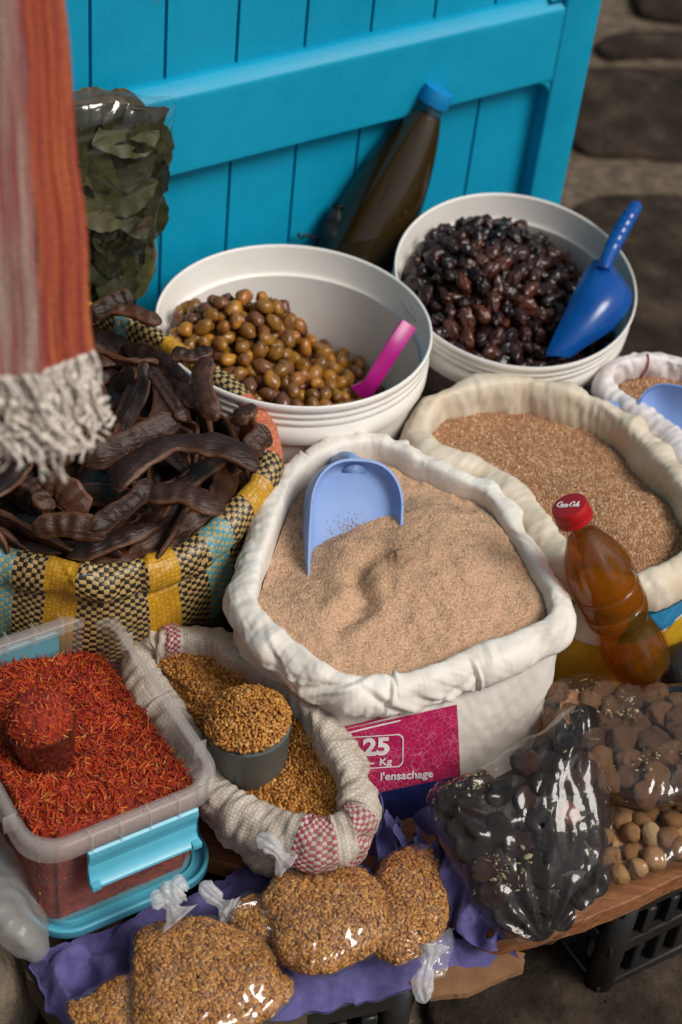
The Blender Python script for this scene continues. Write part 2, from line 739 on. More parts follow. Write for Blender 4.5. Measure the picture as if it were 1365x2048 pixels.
    M['film_leaf'] = film_mat('cellophane', haze=0.0, rough=0.05, f0=0.06, scale=16)
    M['film_dull'] = film_mat('clear_bag_film_dusty', haze=0.06, rough=0.10)
    M['knot'] = frosted('gathered_film', (0.92, 0.94, 0.97), 0.42, 0.08)
    # flour
    m = MT('barley_semolina')
    n = m.noise(420, 3, 0.8)
    c = m.ramp(n, [(0.30, (0.30, 0.170, 0.098)), (0.5, (0.56, 0.350, 0.215)), (0.72, (0.72, 0.51, 0.35))])
    m.set(c, 0.95, m.bump(n, 0.8, 0.002))
    M['semolina'] = m.m
    m = MT('bran_flakes')
    c = m.ramp(m.attr('rnd'), [(0.0, (0.28, 0.135, 0.060)), (0.5, (0.46, 0.25, 0.125)), (1.0, (0.64, 0.42, 0.26))])
    m.set(c, 0.85)
    M['bran'] = m.m
    m = MT('bran_bed')
    c = m.ramp(m.noise(240, 3, 0.8), [(0.3, (0.22, 0.105, 0.048)), (0.55, (0.40, 0.215, 0.105)), (0.75, (0.55, 0.34, 0.19))])
    m.set(c, 0.95, m.bump(m.noise(240, 3, 0.8), 0.9, 0.003))
    M['bran_bed'] = m.m
    m = MT('fenugreek_seed')
    c = m.ramp(m.attr('rnd'), [(0.0, (0.22, 0.082, 0.013)), (0.5, (0.39, 0.158, 0.024)), (0.9, (0.50, 0.230, 0.042)), (1.0, (0.52, 0.30, 0.09))])
    m.set(c, 0.5)
    M['seed'] = m.m
    M['seed_bed'] = simple('fenugreek_bed', (0.12, 0.042, 0.006), (0.25, 0.092, 0.013), 260, 0.7, 0.8, 0.004)
    m = MT('safflower_thread')
    c = m.ramp(m.attr('rnd'), [(0.0, (0.16, 0.007, 0.003)), (0.40, (0.38, 0.024, 0.004)), (0.78, (0.52, 0.065, 0.006)), (0.95, (0.56, 0.14, 0.012)), (1.0, (0.50, 0.25, 0.04))])
    m.set(c, 0.55)
    M['thread'] = m.m
    m = MT('safflower_bed')
    c = m.ramp(m.noise(130, 4, 0.8), [(0.3, (0.10, 0.005, 0.002)), (0.55, (0.28, 0.018, 0.004)), (0.75, (0.42, 0.06, 0.008))])
    m.set(c, 0.8, m.bump(m.noise(130, 4), 1.0, 0.006))
    M['thread_bed'] = m.m
    M['box'] = frosted('cloudy_box_plastic', (0.82, 0.78, 0.75), 0.12, 0.25)
    M['box_rim'] = frosted('cloudy_box_rim', (0.82, 0.78, 0.75), 0.27, 0.22)
    M['cloudy'] = frosted('cloudy_bag', (0.70, 0.68, 0.66), 0.42, 0.22)
    M['aqua'] = simple('aqua_plastic', (0.075, 0.36, 0.50), (0.095, 0.42, 0.56), 30, 0.35, 0.04)
    M['scoop'] = simple('pale_blue_plastic', (0.19, 0.31, 0.62), (0.22, 0.35, 0.66), 30, 0.42, 0.04)
    M['navy'] = simple('deep_blue_plastic', (0.002, 0.055, 0.26), (0.004, 0.08, 0.33), 25, 0.24, 0.1, 0.001, 60)
    M['magenta'] = simple('magenta_plastic', (0.36, 0.003, 0.17), (0.42, 0.006, 0.21), 30, 0.3, 0.03)
    M['cap_blue'] = simple('blue_cap', (0.003, 0.20, 0.50), (0.006, 0.25, 0.56), 30, 0.35, 0.03)
    M['cap_red'] = simple('red_cap', (0.36, 0.004, 0.006), (0.42, 0.008, 0.01), 30, 0.38, 0.03)
    M['white_ink'] = simple('white_ink', (0.8, 0.8, 0.8), (0.85, 0.85, 0.85), 30, 0.5, 0.0)
    M['bottle'] = film_mat('bottle_plastic', (0.88, 0.87, 0.84), 0.0, 0.05, 0.03, 12, 0.05)
    M['oil_dark'] = liquid('green_brown_oil', (0.070, 0.040, 0.006), 0.06, 0.55)
    M['oil_gold'] = liquid('golden_oil', (0.56, 0.27, 0.012), 0.72, 0.45)
    M['black_plastic'] = simple('black_crate_plastic', (0.010, 0.010, 0.010), (0.022, 0.021, 0.020), 40, 0.38, 0.3, 0.002)
    m = MT('plywood')
    mp = m.N('ShaderNodeMapping', i_Scale=(3, 30, 30))
    m.L(m.co(), mp.inputs[0])
    n = m.noise(6, 6, 0.6, mp.outputs[0], 0.6)
    c = m.ramp(n, [(0.3, (0.13, 0.045, 0.014)), (0.55, (0.25, 0.10, 0.035)), (0.75, (0.36, 0.17, 0.07))])
    m.set(c, 0.62, m.bump(n, 0.4, 0.002))
    M['ply'] = m.m
    M['cardboard'] = simple('brown_card', (0.16, 0.075, 0.03), (0.25, 0.13, 0.06), 50, 0.85, 0.4, 0.002)
    M['old_wood'] = simple('weathered_wood', (0.035, 0.022, 0.014), (0.09, 0.058, 0.035), 40, 0.85, 0.6, 0.003)
    M['rock'] = simple('rough_stone', (0.10, 0.075, 0.055), (0.22, 0.17, 0.12), 30, 0.9, 0.9, 0.01)
    m = MT('purple_pulp')
    c = m.ramp(m.noise(70, 5, 0.65), [(0.3, (0.072, 0.062, 0.190)), (0.7, (0.125, 0.112, 0.31))])
    m.set(c, 0.92, m.bump(m.noise(330, 4, 0.7), 0.6, 0.0025))
    M['pulp'] = m.m
    M['cup'] = simple('grey_green_cup', (0.10, 0.118, 0.115), (0.15, 0.168, 0.16), 18, 0.4, 0.15, 0.001)
    m = MT('glass')
    tr = m.N('ShaderNodeBsdfTransparent')
    gl = m.N('ShaderNodeBsdfGlossy')
    gl.inputs['Roughness'].default_value = 0.02
    x = m.N('ShaderNodeMixShader')
    m.L(m.schlick(None, 0.06), x.inputs[0])
    m.L(tr.outputs[0], x.inputs[1])
    m.L(gl.outputs[0], x.inputs[2])
    tr.inputs[0].default_value = (0.80, 0.84, 0.84, 1)
    m.surf(x.outputs[0])
    M['glass'] = m.m
    m = MT('dark_dried_fruit')
    c = m.ramp(m.rnd(), [(0.0, (0.010, 0.0065, 0.0055)), (0.6, (0.024, 0.0125, 0.010)), (1.0, (0.062, 0.024, 0.017))])
    c = m.mixc(m.ramp(m.noise(50, 4), [(0.5, (0, 0, 0)), (0.8, (0.6, 0.6, 0.6))]), c, (0.032, 0.023, 0.022))
    m.set(c, 0.45, m.bump(m.noise(110, 5, 0.6), 0.7, 0.004), Specular_IOR_Level=0.3)
    M['dark_fruit'] = m.m
    M['red_fruit'] = simple('red_brown_fruit', (0.07, 0.014, 0.010), (0.17, 0.045, 0.03), 50, 0.5, 0.3, 0.002)
    m = MT('dried_fig')
    c = m.ramp(m.rnd(), [(0.0, (0.16, 0.062, 0.028)), (0.5, (0.30, 0.130, 0.056)), (1.0, (0.46, 0.23, 0.10))])
    c = m.mixc(m.ramp(m.noise(60, 5), [(0.45, (0, 0, 0)), (0.75, (0.7, 0.7, 0.7))]), c, (0.50, 0.28, 0.14))
    m.set(c, 0.55, m.bump(m.noise(130, 5, 0.6), 1.0, 0.006))
    M['fig'] = m.m
    m = MT('tan_fruit')
    c = m.ramp(m.rnd(), [(0.0, (0.22, 0.10, 0.030)), (0.5, (0.34, 0.17, 0.055)), (1.0, (0.46, 0.26, 0.11))])
    c = m.mixc(m.ramp(m.noise(70, 4), [(0.5, (0, 0, 0)), (0.72, (0.5, 0.5, 0.5))]), c, (0.16, 0.065, 0.02))
    m.set(c, 0.55, m.bump(m.noise(110, 4), 0.5, 0.003))
    M['tan_fruit'] = m.m
    M['herb'] = simple('herb_flake', (0.13, 0.12, 0.05), (0.38, 0.33, 0.19), 90, 0.8, 0.1, 0.001, None, 'attr')
    for nm, cols in (('pink_knit', [(0.36, (0.52, 0.38, 0.31)), (0.48, (0.40, 0.20, 0.165)), (0.60, (0.34, 0.065, 0.06))]),
                     ('rust_knit', [(0.36, (0.28, 0.032, 0.026)), (0.48, (0.46, 0.080, 0.036)), (0.62, (0.62, 0.165, 0.045))])):
        m = MT(nm)
        co = m.co('UV')
        mp = m.N('ShaderNodeMapping', i_Scale=(120, 3.5, 1))
        m.L(co, mp.inputs[0])
        st = m.ramp(m.noise(1.0, 3, 0.6, mp.outputs[0]), cols)
        mp2 = m.N('ShaderNodeMapping', i_Scale=(300, 420, 1))
        m.L(co, mp2.inputs[0])
        k = m.noise(1.0, 2, 0.5, mp2.outputs[0])
        st = m.mixc(m.ramp(k, [(0.38, (0.8, 0.8, 0.8)), (0.55, (0, 0, 0))]), st, tuple(x * 0.3 for x in cols[0][1]))
        m.set(st, 0.95, m.bump(k, 0.9, 0.004))
        M[nm] = m.m
    M['fringe'] = simple('cream_yarn', (0.60, 0.53, 0.46), (0.78, 0.71, 0.64), 80, 0.95, 0.6, 0.003)
    M['black_bag'] = simple('black_rag', (0.008, 0.008, 0.009), (0.02, 0.018, 0.018), 40, 0.5, 0.6, 0.004)


bpy.data.materials  # keep reference
build_materials()

# ------------------------------------------------------------------ ground
def make_ground():
    s = 30.0
    V = np.array([[-s, -s, 0], [s, -s, 0], [s, s, 0], [-s, s, 0]], float)
    tag(obj('ground', V, np.array([[0, 1, 2, 3]]), M['mortar'], None, False), kind='structure')
    parts = []
    rng = np.random.default_rng(5)

    def stone(poly, h, seed):
        o = resample(np.c_[poly, np.zeros(len(poly))], 36)
        c = o.mean(0)
        rows = []
        for t, z in ((1.0, -0.01), (1.0, h * 0.5), (0.985, h * 0.85), (0.95, h), (0.7, h), (0.4, h), (0.15, h), (0.01, h)):
            q = c + (o - c) * t
            q[:, 2] = z
            nz = noise(q, 9, seed)
            q[:, 2] += (0.006 * nz if z >= h else 0)
            q[:, :2] += (0.008 * noise(q, 22, seed + 3))[:, None] * (t > 0.5)
            rows.append(q)
        parts.append((np.array(rows).reshape(-1, 3), [gridf(len(rows), 36, True)]))
    shown = [
        [(1150, 160), (1200, 148), (1290, 150), (1420, 160), (1440, 240), (1400, 320), (1330, 326), (1250, 318), (1150, 312), (1130, 240)],
        [(1135, 440), (1180, 408), (1260, 400), (1400, 412), (1520, 470), (1540, 640), (1420, 780), (1260, 760), (1150, 640), (1110, 520)],
        [(1190, 100), (1230, 84), (1300, 78), (1420, 76), (1450, 110), (1370, 118), (1290, 122), (1215, 122)],  # narrow black strip of ground, built as a stone
        [(1255, -10), (1290, -40), (1400, -60), (1470, 0), (1420, 50), (1340, 48), (1280, 40)],
        [(860, 1960), (1000, 1890), (1200, 1885), (1400, 1900), (1560, 1990), (1500, 2120), (1150, 2200), (950, 2160), (850, 2060)],
    ]
    cen = []
    for k, q in enumerate(shown):
        w_ = np.array([P(x, y, 0)[:2] for x, y in q])
        stone(w_, 0.018, 20 + k)
        cen.append((w_.mean(0), np.linalg.norm(w_ - w_.mean(0), axis=1).max()))
    k = 0
    for gx in np.arange(-2.2, 3.4, 0.40):
        for gy in np.arange(-0.6, 6.4, 0.36):
            c = np.array([gx + 0.2 * (int(gy * 10) % 2), gy]) + rng.normal(0, 0.03, 2)
            r0 = rng.uniform(0.14, 0.18)
            if any(np.linalg.norm(c - q) < rr + r0 * 0.95 for q, rr in cen) or (0.05 < c[0] < 0.75 and 0.55 < c[1] < 1.2):
                continue
            a = np.linspace(0, 2 * math.pi, 9, endpoint=False)
            rad = r0 * (1 + rng.normal(0, 0.1, 9))
            stone(np.c_[c[0] + rad * np.cos(a) * 1.15, c[1] + rad * np.sin(a) * 0.92], 0.016, 60 + k)
            k += 1
    V, F = merge(parts)
    tag(obj('paving', V, F, M['stone']), kind='structure')


make_ground()


def make_unseen_walls():
    # unseen walls added to cut down sky light and reflections
    m = MT('old_plaster')
    c = m.ramp(m.noise(2.2, 6, 0.65), [(0.3, (0.16, 0.12, 0.085)), (0.6, (0.24, 0.19, 0.14)), (0.8, (0.30, 0.25, 0.19))])
    m.set(c, 0.9, m.bump(m.noise(20, 6, 0.7), 0.6, 0.02))
    for nm, o, d, L, H in (('unseen_wall', (-0.95, 0.9, 0), (-0.42, -0.91, 0), 4.5, 5.5),):
        d = unit(np.array(d))
        n = np.array([-d[1], d[0], 0])
        V, F = box(np.array(o) + d * L / 2 + np.array([0, 0, H / 2 - 0.01]), (L, 0.3, H), np.array([d, n, [0, 0, 1.0]]))
        tag(obj(nm, V, F, m.m, None, False), kind='structure')
    # second unseen wall, added behind the door to block sky reflections
    V, F = box(DO + DS * -1.12 - DN * 0.19 + np.array([0, 0, 2.74]), (2.96, 0.3, 5.5), DAX)
    tag(obj('unseen_wall', V, F, m.m, None, False), kind='structure')



# ------------------------------------------------------------------ door
DPH = math.radians(36)
DO = np.array([-0.12, 1.685, 0.0])
DS = np.array([math.cos(DPH), math.sin(DPH), 0])
DN = np.array([math.sin(DPH), -math.cos(DPH), 0])
DAX = np.array([DS, DN, [0, 0, 1.0]])
DK = 0.03


def dpt(s, out, z):
    s = np.asarray(s, float)
    return DO + s[..., None] * DS + np.asarray(out, float)[..., None] * DN + (np.asarray(z, float) + DK * s)[..., None] * np.array([0, 0, 1.0])


def make_door():
    root = empty('door', DO, 'bright blue painted plank door standing behind the two white buckets', 'door')

    def planks(name, z0, z1):
        # one sheet of boards with V grooves between them
        ss, oo = [], []
        for k in range(-9, 4):
            a = 0.0236 + k * 0.0840
            ss += [a - 0.0019, a - 0.0007, a + 0.0007, a + 0.0019]
            oo += [0.0, -0.0060, -0.0060, 0.0]
        ss = [-0.77] + ss + [0.375]
        oo = [0.0] + oo + [0.0]
        ss, oo = np.array(ss), np.array(oo)
        zz = np.linspace(z0, z1, 6)
        S, Z = np.meshgrid(ss, zz)
        O = np.broadcast_to(oo, S.shape)
        V = dpt(S, O, Z)
        obj(name, V, gridf(*S.shape), M['door'], root, False)
    planks('plank_panel', 0.06, 0.556)
    planks('plank_panel', 0.61, 1.9)

    def member(name, s0, s1, z0, z1, o0, o1, bev):
        V = dpt(np.array([s0, s0, s0, s0, s1, s1, s1, s1]), np.array([o0, o0, o1, o1] * 2), np.array([z0, z1] * 4))
        F = [np.array([[0, 1, 3, 2], [4, 6, 7, 5], [0, 4, 5, 1], [2, 3, 7, 6], [0, 2, 6, 4], [1, 5, 7, 3]])]
        return bevel_mesh(V, F, name, M['door'], bev, root, 3)
    zr0, zr1 = 0.549, 0.653
    # mid rail: profile with a broad rounded upper edge
    prof = [(-0.004, zr0), (0.0190, zr0), (0.0208, zr0 + 0.0006), (0.0218, zr0 + 0.0020), (0.022, zr0 + 0.0034), (0.022, zr0 + 0.008), (0.022, zr1 - 0.020), (0.022, zr1 - 0.0145), (0.0217, zr1 - 0.0125), (0.0206, zr1 - 0.0105), (0.0080, zr1 - 0.0010), (0.0060, zr1 - 0.0002), (0.0040, zr1), (-0.004, zr1)]
    ss = np.linspace(-0.76, 0.3625, 12)
    V = np.array([[dpt(s, o, z) for o, z in prof] for s in ss])
    obj('rail', V, gridf(len(ss), len(prof)), M['door'], root)
    member('stile', 0.362, 0.4165, 0.02, 1.92, -0.02, 0.0235, 0.004)
    member('stile', -0.84, -0.7605, 0.02, 1.92, -0.02, 0.0235, 0.004)
    member('rail', -0.76, 0.3615, 0.03, 0.14, -0.005, 0.022, 0.004)
    member('rail', -0.76, 0.3615, 1.80, 1.91, -0.005, 0.022, 0.004)
    member('back_board', -0.76, 0.3615, 0.03, 1.91, -0.019, -0.0085, 0.001)
    # small curved fillets where the stile meets the rail
    for zc, sg in ((zr0, -1), (zr1, 1)):
        pts = [(0.363, zc), (0.363 - 0.02, zc)] + [(0.363 - 0.02 + 0.02 * math.sin(a), zc + sg * (0.02 - 0.02 * math.cos(a))) for a in np.linspace(0.2, math.pi / 2, 6)]
        n = len(pts)
        V = np.concatenate([[dpt(s, o, z) for s, z in pts] for o in (0.0008, 0.0205)])
        F = [np.array([[0, i, i + 1] for i in range(1, n - 1)] + [[n, n + i + 1, n + i] for i in range(1, n - 1)]),
             np.array([[i, (i + 1) % n, n + (i + 1) % n, n + i] for i in range(n)])]
        obj('corner_fillet', V, F, M['door'], root, False)


make_door()
make_unseen_walls()

# ------------------------------------------------------------------ stall base: crates, boards, card
BZ = 0.20


def rough_slab(name, poly, z0, z1, m, label, cat, seed=1, nz=0.002, parent=None):
    o = resample(np.c_[np.asarray(poly), np.zeros(len(poly))], 200) if len(poly) > 6 else None
    if o is None:
        q = np.asarray(poly, float)
        pts = []
        for i in range(len(q)):
            a, b = q[i], q[(i + 1) % len(q)]
            pts += [a + (b - a) * t for t in np.linspace(0, 1, 50, endpoint=False)]
        o = np.c_[np.array(pts), np.zeros(len(pts))]
    c = o.mean(0)
    o = o + np.c_[noise(o, 40, seed) * nz + noise(o, 260, seed + 2) * nz * 0.6, noise(o, 40, seed + 5) * nz, np.zeros(len(o))]
    rows = []
    for t, z in ((0.01, z0), (0.6, z0), (1, z0), (1.0, z0 + (z1 - z0) * 0.5), (1.0, z1 - 0.0015), (0.997, z1), (0.6, z1), (0.01, z1)):
        r = c + (o - c) * t
        r[:, 2] = z
        if t > 0.9:
            r[:, :2] += (noise(r, 150, seed + 9) * nz * 0.5)[:, None]
        rows.append(r)
    V = np.array(rows)
    ob = obj(name, V, gridf(len(rows), len(o), True), m, parent)
    ob.data.set_sharp_from_angle(angle=math.radians(35))
    return tag(ob, label, cat)


def crate(corner, yaw, L, W, H, label):
    a = np.array([math.cos(yaw), math.sin(yaw), 0])
    b = np.array([-math.sin(yaw), math.cos(yaw), 0])
    ax = np.array([a, b, [0, 0, 1.0]])
    root = empty('crate', corner, label, 'crate', 'black plastic crates under the boards')

    def side(o, d, n, length):
        sx = np.array([d, n, [0, 0, 1.0]])
        parts = []
        for z, hh, t in ((0.016, 0.032, 0.016), (H * 0.52, 0.018, 0.010), (H - 0.013, 0.026, 0.018)):
            parts.append(box(o + d * length / 2 + n * t / 2 + np.array([0, 0, z]), (length, t, hh), sx))
        k = int(length / 0.030)
        for i in range(k + 1):
            wd = 0.011 if i % 3 else 0.016
            parts.append(box(o + d * (length * (i + 0.5) / (k + 1)) + n * 0.0075 + np.array([0, 0, H / 2]), (wd, 0.013, H - 0.07), sx))
        V, F = merge(parts)
        bevel_mesh(V, F, 'slatted_side', M['black_plastic'], 0.0018, root, 1)
    c = np.asarray(corner, float)
    side(c, a, b, L)
    side(c + b * W, a, -b, L)
    side(c + b * 0.0005, b, a, W)
    side(c + a * L, b, -a, W)
    for p in (c, c + a * L, c + b * W, c + a * L + b * W):
        V, F = merge([tube(np.array([p + [0, 0, 0.0], p + [0, 0, H]]) + (a * (0.012 if (p - c) @ a < L / 2 else -0.012) + b * (0.012 if (p - c) @ b < W / 2 else -0.012)), 0.015, 14)])
        obj('corner_post', V, F, M['black_plastic'], root)
    V, F = box(c + a * L / 2 + b * W / 2 + np.array([0, 0, 0.012]), (L - 0.04, W - 0.04, 0.006), ax)
    obj('crate_floor', V, F, M['black_plastic'], root, False)
    return root


crate(P(1185, 2012, 0), math.radians(35), 0.44, 0.34, BZ - 0.026, 'black slatted plastic crate under the plywood, bottom right')
cr = P(835, 1985, 0.16)
crate((cr[0] - 0.30 * math.cos(math.radians(22)), cr[1] - 0.30 * math.sin(math.radians(22)), 0), math.radians(22), 0.30, 0.42, 0.165,
      'black slatted plastic crate under the purple egg tray')

rough_slab('plywood_board', [P(940, 1850, BZ)[:2], P(952, 1888, BZ)[:2], P(1040, 1876, BZ)[:2], P(1170, 1838, BZ)[:2], P(1365, 1752, BZ)[:2], P(1700, 1590, BZ)[:2],
                             (0.60, 1.38), (0.45, 1.56), (0.31, 1.655), (0.25, 1.765), (0.12, 1.78), (-0.05, 1.62), (-0.30, 1.46), (-0.62, 1.30), (-0.55, 1.10), (-0.28, 1.02), (-0.02, 0.95)],
           BZ - 0.022, BZ, M['ply'], 'orange brown plywood board with a rough sawn edge under the dried fruit bags', 'board', 3, 0.0018)
rough_slab('cardboard_sheet', [P(760, 1925, 0.178)[:2], P(862, 1992, 0.178)[:2], P(935, 1984, 0.178)[:2], P(1052, 1936, 0.178)[:2], P(1048, 1905, 0.178)[:2], P(900, 1890, 0.178)[:2]],
           0.170, 0.178, M['cardboard'], 'torn brown cardboard under the right end of the egg tray', 'cardboard', 6, 0.0015)
rough_slab('weathered_board', [P(30, 1890, 0.17)[:2], P(175, 2080, 0.17)[:2], P(560, 2110, 0.17)[:2], P(600, 1980, 0.17)[:2], P(500, 1850, 0.17)[:2], P(200, 1780, 0.17)[:2], P(60, 1800, 0.17)[:2]],
           0.145, 0.172, M['old_wood'], 'dark weathered wooden board under the left end of the egg tray', 'board', 8, 0.002)


def rock(p, s, seed, label):
    V, F = sphere(48, 30, 0.8)
    V = V * np.array(s)
    V = V + unit(V) * (0.22 * min(s) * fbm(V, 1.4 / max(s), 4, seed))[:, None]
    tag(obj('stone_block', V + np.asarray(p), F, M['rock']), label, 'stone')


rock(P(-40, 1990, 0.10), (0.045, 0.05, 0.10), 4, 'rough pale brown stone block at the lower left beside the weathered board')


# ------------------------------------------------------------------ containers and sacks
class Sack:
    """rolled-rim sack lofted on a rim line; keeps its grid so prints can be laid on the cloth"""

    def __init__(s, rim, zbase, roll=0.017, ncol=300, seed=1, fold=0.004, lean=0.0, bulge=0.016, inner=0.09, depth_tuck=1.0, base_scale=0.93, shift=(0, 0), fine=1.0, pleat=1.0, fq=26, body=1.0):
        rim = np.array([P(x, y, z) for x, y, z in rim])
        c = rim.mean(0)
        if np.cross(rim[1] - c, rim[2] - c)[2] < 0 and np.sum([np.cross(rim[i] - c, rim[(i + 1) % len(rim)] - c)[2] for i in range(len(rim))]) < 0:
            rim = rim[::-1]
        elif np.sum([np.cross(rim[i] - c, rim[(i + 1) % len(rim)] - c)[2] for i in range(len(rim))]) < 0:
            rim = rim[::-1]
        R_ = resample(rim, ncol)
        s.rim, s.c = R_, R_.mean(0)
        t = np.roll(R_, -1, 0) - np.roll(R_, 1, 0)
        t[:, 2] = 0
        t = unit(t)
        n = np.stack([t[:, 1], -t[:, 0], 0 * t[:, 0]], -1)
        seg = np.linalg.norm(np.roll(R_, -1, 0) - R_, axis=1)
        s.u = np.concatenate([[0], np.cumsum(seg)])
        r = roll
        prof = [(-r * 0.92, -inner), (-r * 0.95, -inner * 0.6), (-r * 1.0, -r * 1.7), (-r * 0.98, -r * 0.75), (-r * 0.84, -r * 0.22), (-r * 0.55, 0),
                (-r * 0.1, -r * 0.02), (r * 0.42, -r * 0.22), (r * 0.82, -r * 0.66), (r * 1.06, -r * 1.3), (r * 1.10, -r * 2.0), (r * 0.92, -r * 2.5), (r * 0.58, -r * 2.62), (r * 0.30, -r * 2.45), (r * 0.20, -r * 2.75)]
        q = catmull(prof, 54, False)
        # the roll is fatter in some places and flatter in others
        ang0 = s.u[:-1] / s.u[-1] * 2 * math.pi
        rr0 = s.u[-1] / (2 * math.pi)
        circ = np.stack([np.cos(ang0) * rr0, np.sin(ang0) * rr0, 0 * ang0], -1)
        wid = 1 + 0.28 * noise(circ, 13, seed + 12) + 0.12 * noise(circ, 40, seed + 13)
        wh = 1 + 0.22 * noise(circ, 11, seed + 14) + 0.10 * noise(circ, 34, seed + 15)
        hh = R_[:, 2].mean() - zbase
        rows = []
        for o, h in q:
            rows.append(R_ + n * (o * (wid if o > 0 else 1 + 0 * wid))[:, None] + np.array([0, 0, 1.0]) * (h * (wh if h > -2.7 * r else 1 + 0 * wh))[:, None])
        y0 = -r * 2.75
        nb = 46
        base = s.c + (R_ - s.c) * base_scale + np.array([shift[0], shift[1], 0])
        for k in range(1, nb):
            f = k / (nb - 1)
            top = R_ + n * (r * 0.22)
            zt = R_[:, 2] + y0
            xy = top * (1 - f) + base * f + n * (bulge * math.sin(math.pi * min(1, f * 1.08)) ** 0.8)
            z = zt * (1 - f) + zbase * f
            rows.append(np.c_[xy[:, :2], z])
        G = np.array(rows)
        nq = len(q)
        # cloth folds: rim crumples run across the roll, body folds run down
        th = s.u[:-1]
        U2, V2 = np.meshgrid(th, np.arange(len(G)))
        vlen = np.concatenate([[0], np.cumsum(np.linalg.norm(np.diff(G, axis=0), axis=2).mean(1))])
        s.v = vlen
        VV = np.broadcast_to(vlen[:, None], U2.shape)
        ang = U2 / s.u[-1] * 2 * math.pi
        rr = s.u[-1] / (2 * math.pi)
        cyl = P3(np.cos(ang) * rr, np.sin(ang) * rr, VV)
        isroll = np.exp(-((VV - vlen[int(nq * 0.6)]) / (r * 2.2)) ** 2)
        bil = noise(cyl * np.array([1, 1, 0.5]), 15, seed)
        cr = crumple(cyl, fq, seed, (1, 1, 0.55))
        cf = crumple(cyl, 75, seed + 5, (1, 1, 0.6))
        cx = crumple(cyl, 150, seed + 6, (1, 1, 0.7))
        rg = np.random.default_rng(seed + 77)
        pl = 0
        Lu = s.u[-1]
        v0 = vlen[int(nq * 0.62)]
        for _ in range(int(Lu / 0.032)):
            uk, sk, wd, am = rg.random() * Lu, rg.normal(0, 0.8), rg.uniform(0.0018, 0.0065), rg.uniform(0.3, 1.1)
            x = (U2 - uk - sk * (VV - v0) + Lu / 2) % Lu - Lu / 2
            ctr = v0 + rg.normal(0, r * 0.9)
            env = np.exp(-((VV - ctr) / (r * rg.uniform(0.8, 1.9))) ** 2)
            pl = pl + am * env * (-np.exp(-np.abs(x) / wd) + 0.75 * np.exp(-((x - 1.7 * wd) / wd) ** 2))
        d = fold * (isroll * (0.35 * bil + 0.75 * cr + fine * (0.30 * cf + 0.14 * cx)) + 0.80 * pleat * pl
                    + (1 - isroll) * body * (0.7 * noise(cyl * np.array([1, 1, 0.22]), 17, seed + 3) + 0.55 * crumple(cyl, 20, seed + 4, (1, 1, 0.6)) + 0.22 * cf + 0.08 * cx))
        du = np.roll(G, -1, 1) - np.roll(G, 1, 1)
        dv = np.gradient(G, axis=0)
        nn = unit(np.cross(du, dv))
        s.flip = np.sign((nn[nq + 10] * n).sum(-1).mean())
        nn = nn * s.flip
        s.roll_dz = 0.6 * fold * noise(cyl * np.array([1, 1, 0.0]), 14, seed + 7)
        G = G + nn * d[..., None]
        G[:nq, :, 2] += s.roll_dz[:nq]
        s.G, s.nq, s.N = G, nq, nn

    def mesh_obj(s, name, m, parent):
        r, c, _ = s.G.shape
        V = np.concatenate([s.G, s.G[:, :1]], 1)
        uv = np.stack(np.broadcast_arrays(s.u[None, :], s.v[:, None]), -1)
        f = gridf(r, c + 1)
        if s.flip < 0:
            f = f[:, ::-1]
        return obj(name, V, f, m, parent, True, uv.reshape(-1, 2))

    def floor_cap(s, name, m, parent):
        pass

    def at_px(s, px, py, outer=True):
        """fractional (u, v) of the outer cloth seen at a pixel"""
        q = Qv(s.G)
        d = ((q - np.array([px, py])) ** 2).sum(-1)
        vis = (s.N * (CAM - s.G)).sum(-1) > 0
        vis[:s.nq // 3] = False
        d = np.where(vis, d, 1e12)
        i, j = np.unravel_index(np.argmin(d), d.shape)
        return s.u[j], s.v[i]

    def on(s, u, v, off=0.0):
        """points on the cloth at (u, v) in metres, lifted off"""
        u = np.asarray(u, float) % s.u[-1]
        v = np.asarray(v, float)
        j = np.interp(u, s.u, np.arange(len(s.u)))
        i = np.interp(v, s.v, np.arange(len(s.v)))
        c = s.G.shape[1]
        j0 = np.floor(j).astype(int) % c
        j1 = (j0 + 1) % c
        i0 = np.minimum(np.floor(i).astype(int), len(s.v) - 2)
        fj, fi = (j - np.floor(j))[..., None], (i - i0)[..., None]

        def bl(A):
            return (A[i0, j0] * (1 - fi) * (1 - fj) + A[i0, j1] * (1 - fi) * fj + A[i0 + 1, j0] * fi * (1 - fj) + A[i0 + 1, j1] * fi * fj)
        return bl(s.G) + unit(bl(s.N)) * off

    def inner_outline(s, dz, inset):
        """closed line inside the sack dz below the crest"""
        q = s.c + (s.rim - s.c)
        t = np.roll(q, -1, 0) - np.roll(q, 1, 0)
        t[:, 2] = 0
        t = unit(t)
        n = np.stack([t[:, 1], -t[:, 0], 0 * t[:, 0]], -1)
        o = q - n * inset
        o[:, 2] -= dz
        return o


def heap(outline, zf, rows=70, cols=None):
    """surface filling an outline: z = edge height + zf(xy, t)"""
    o = outline if cols is None else resample(outline, cols)
    c = o.mean(0)
    t = np.concatenate([[0.004], np.linspace(0, 1, rows)[1:]])[:, None, None]
    V = c + (o - c)[None] * t
    zedge = o[None, :, 2] * t[..., 0] ** 2 + c[2] * (1 - t[..., 0] ** 2)
    V[..., 2] = zedge + zf(V[..., :2], np.broadcast_to(t[..., 0], V.shape[:2]))
    V = np.concatenate([V, V[-1:] + np.array([0, 0, -0.05])], 0)
    return V, gridf(V.shape[0], V.shape[1], True)


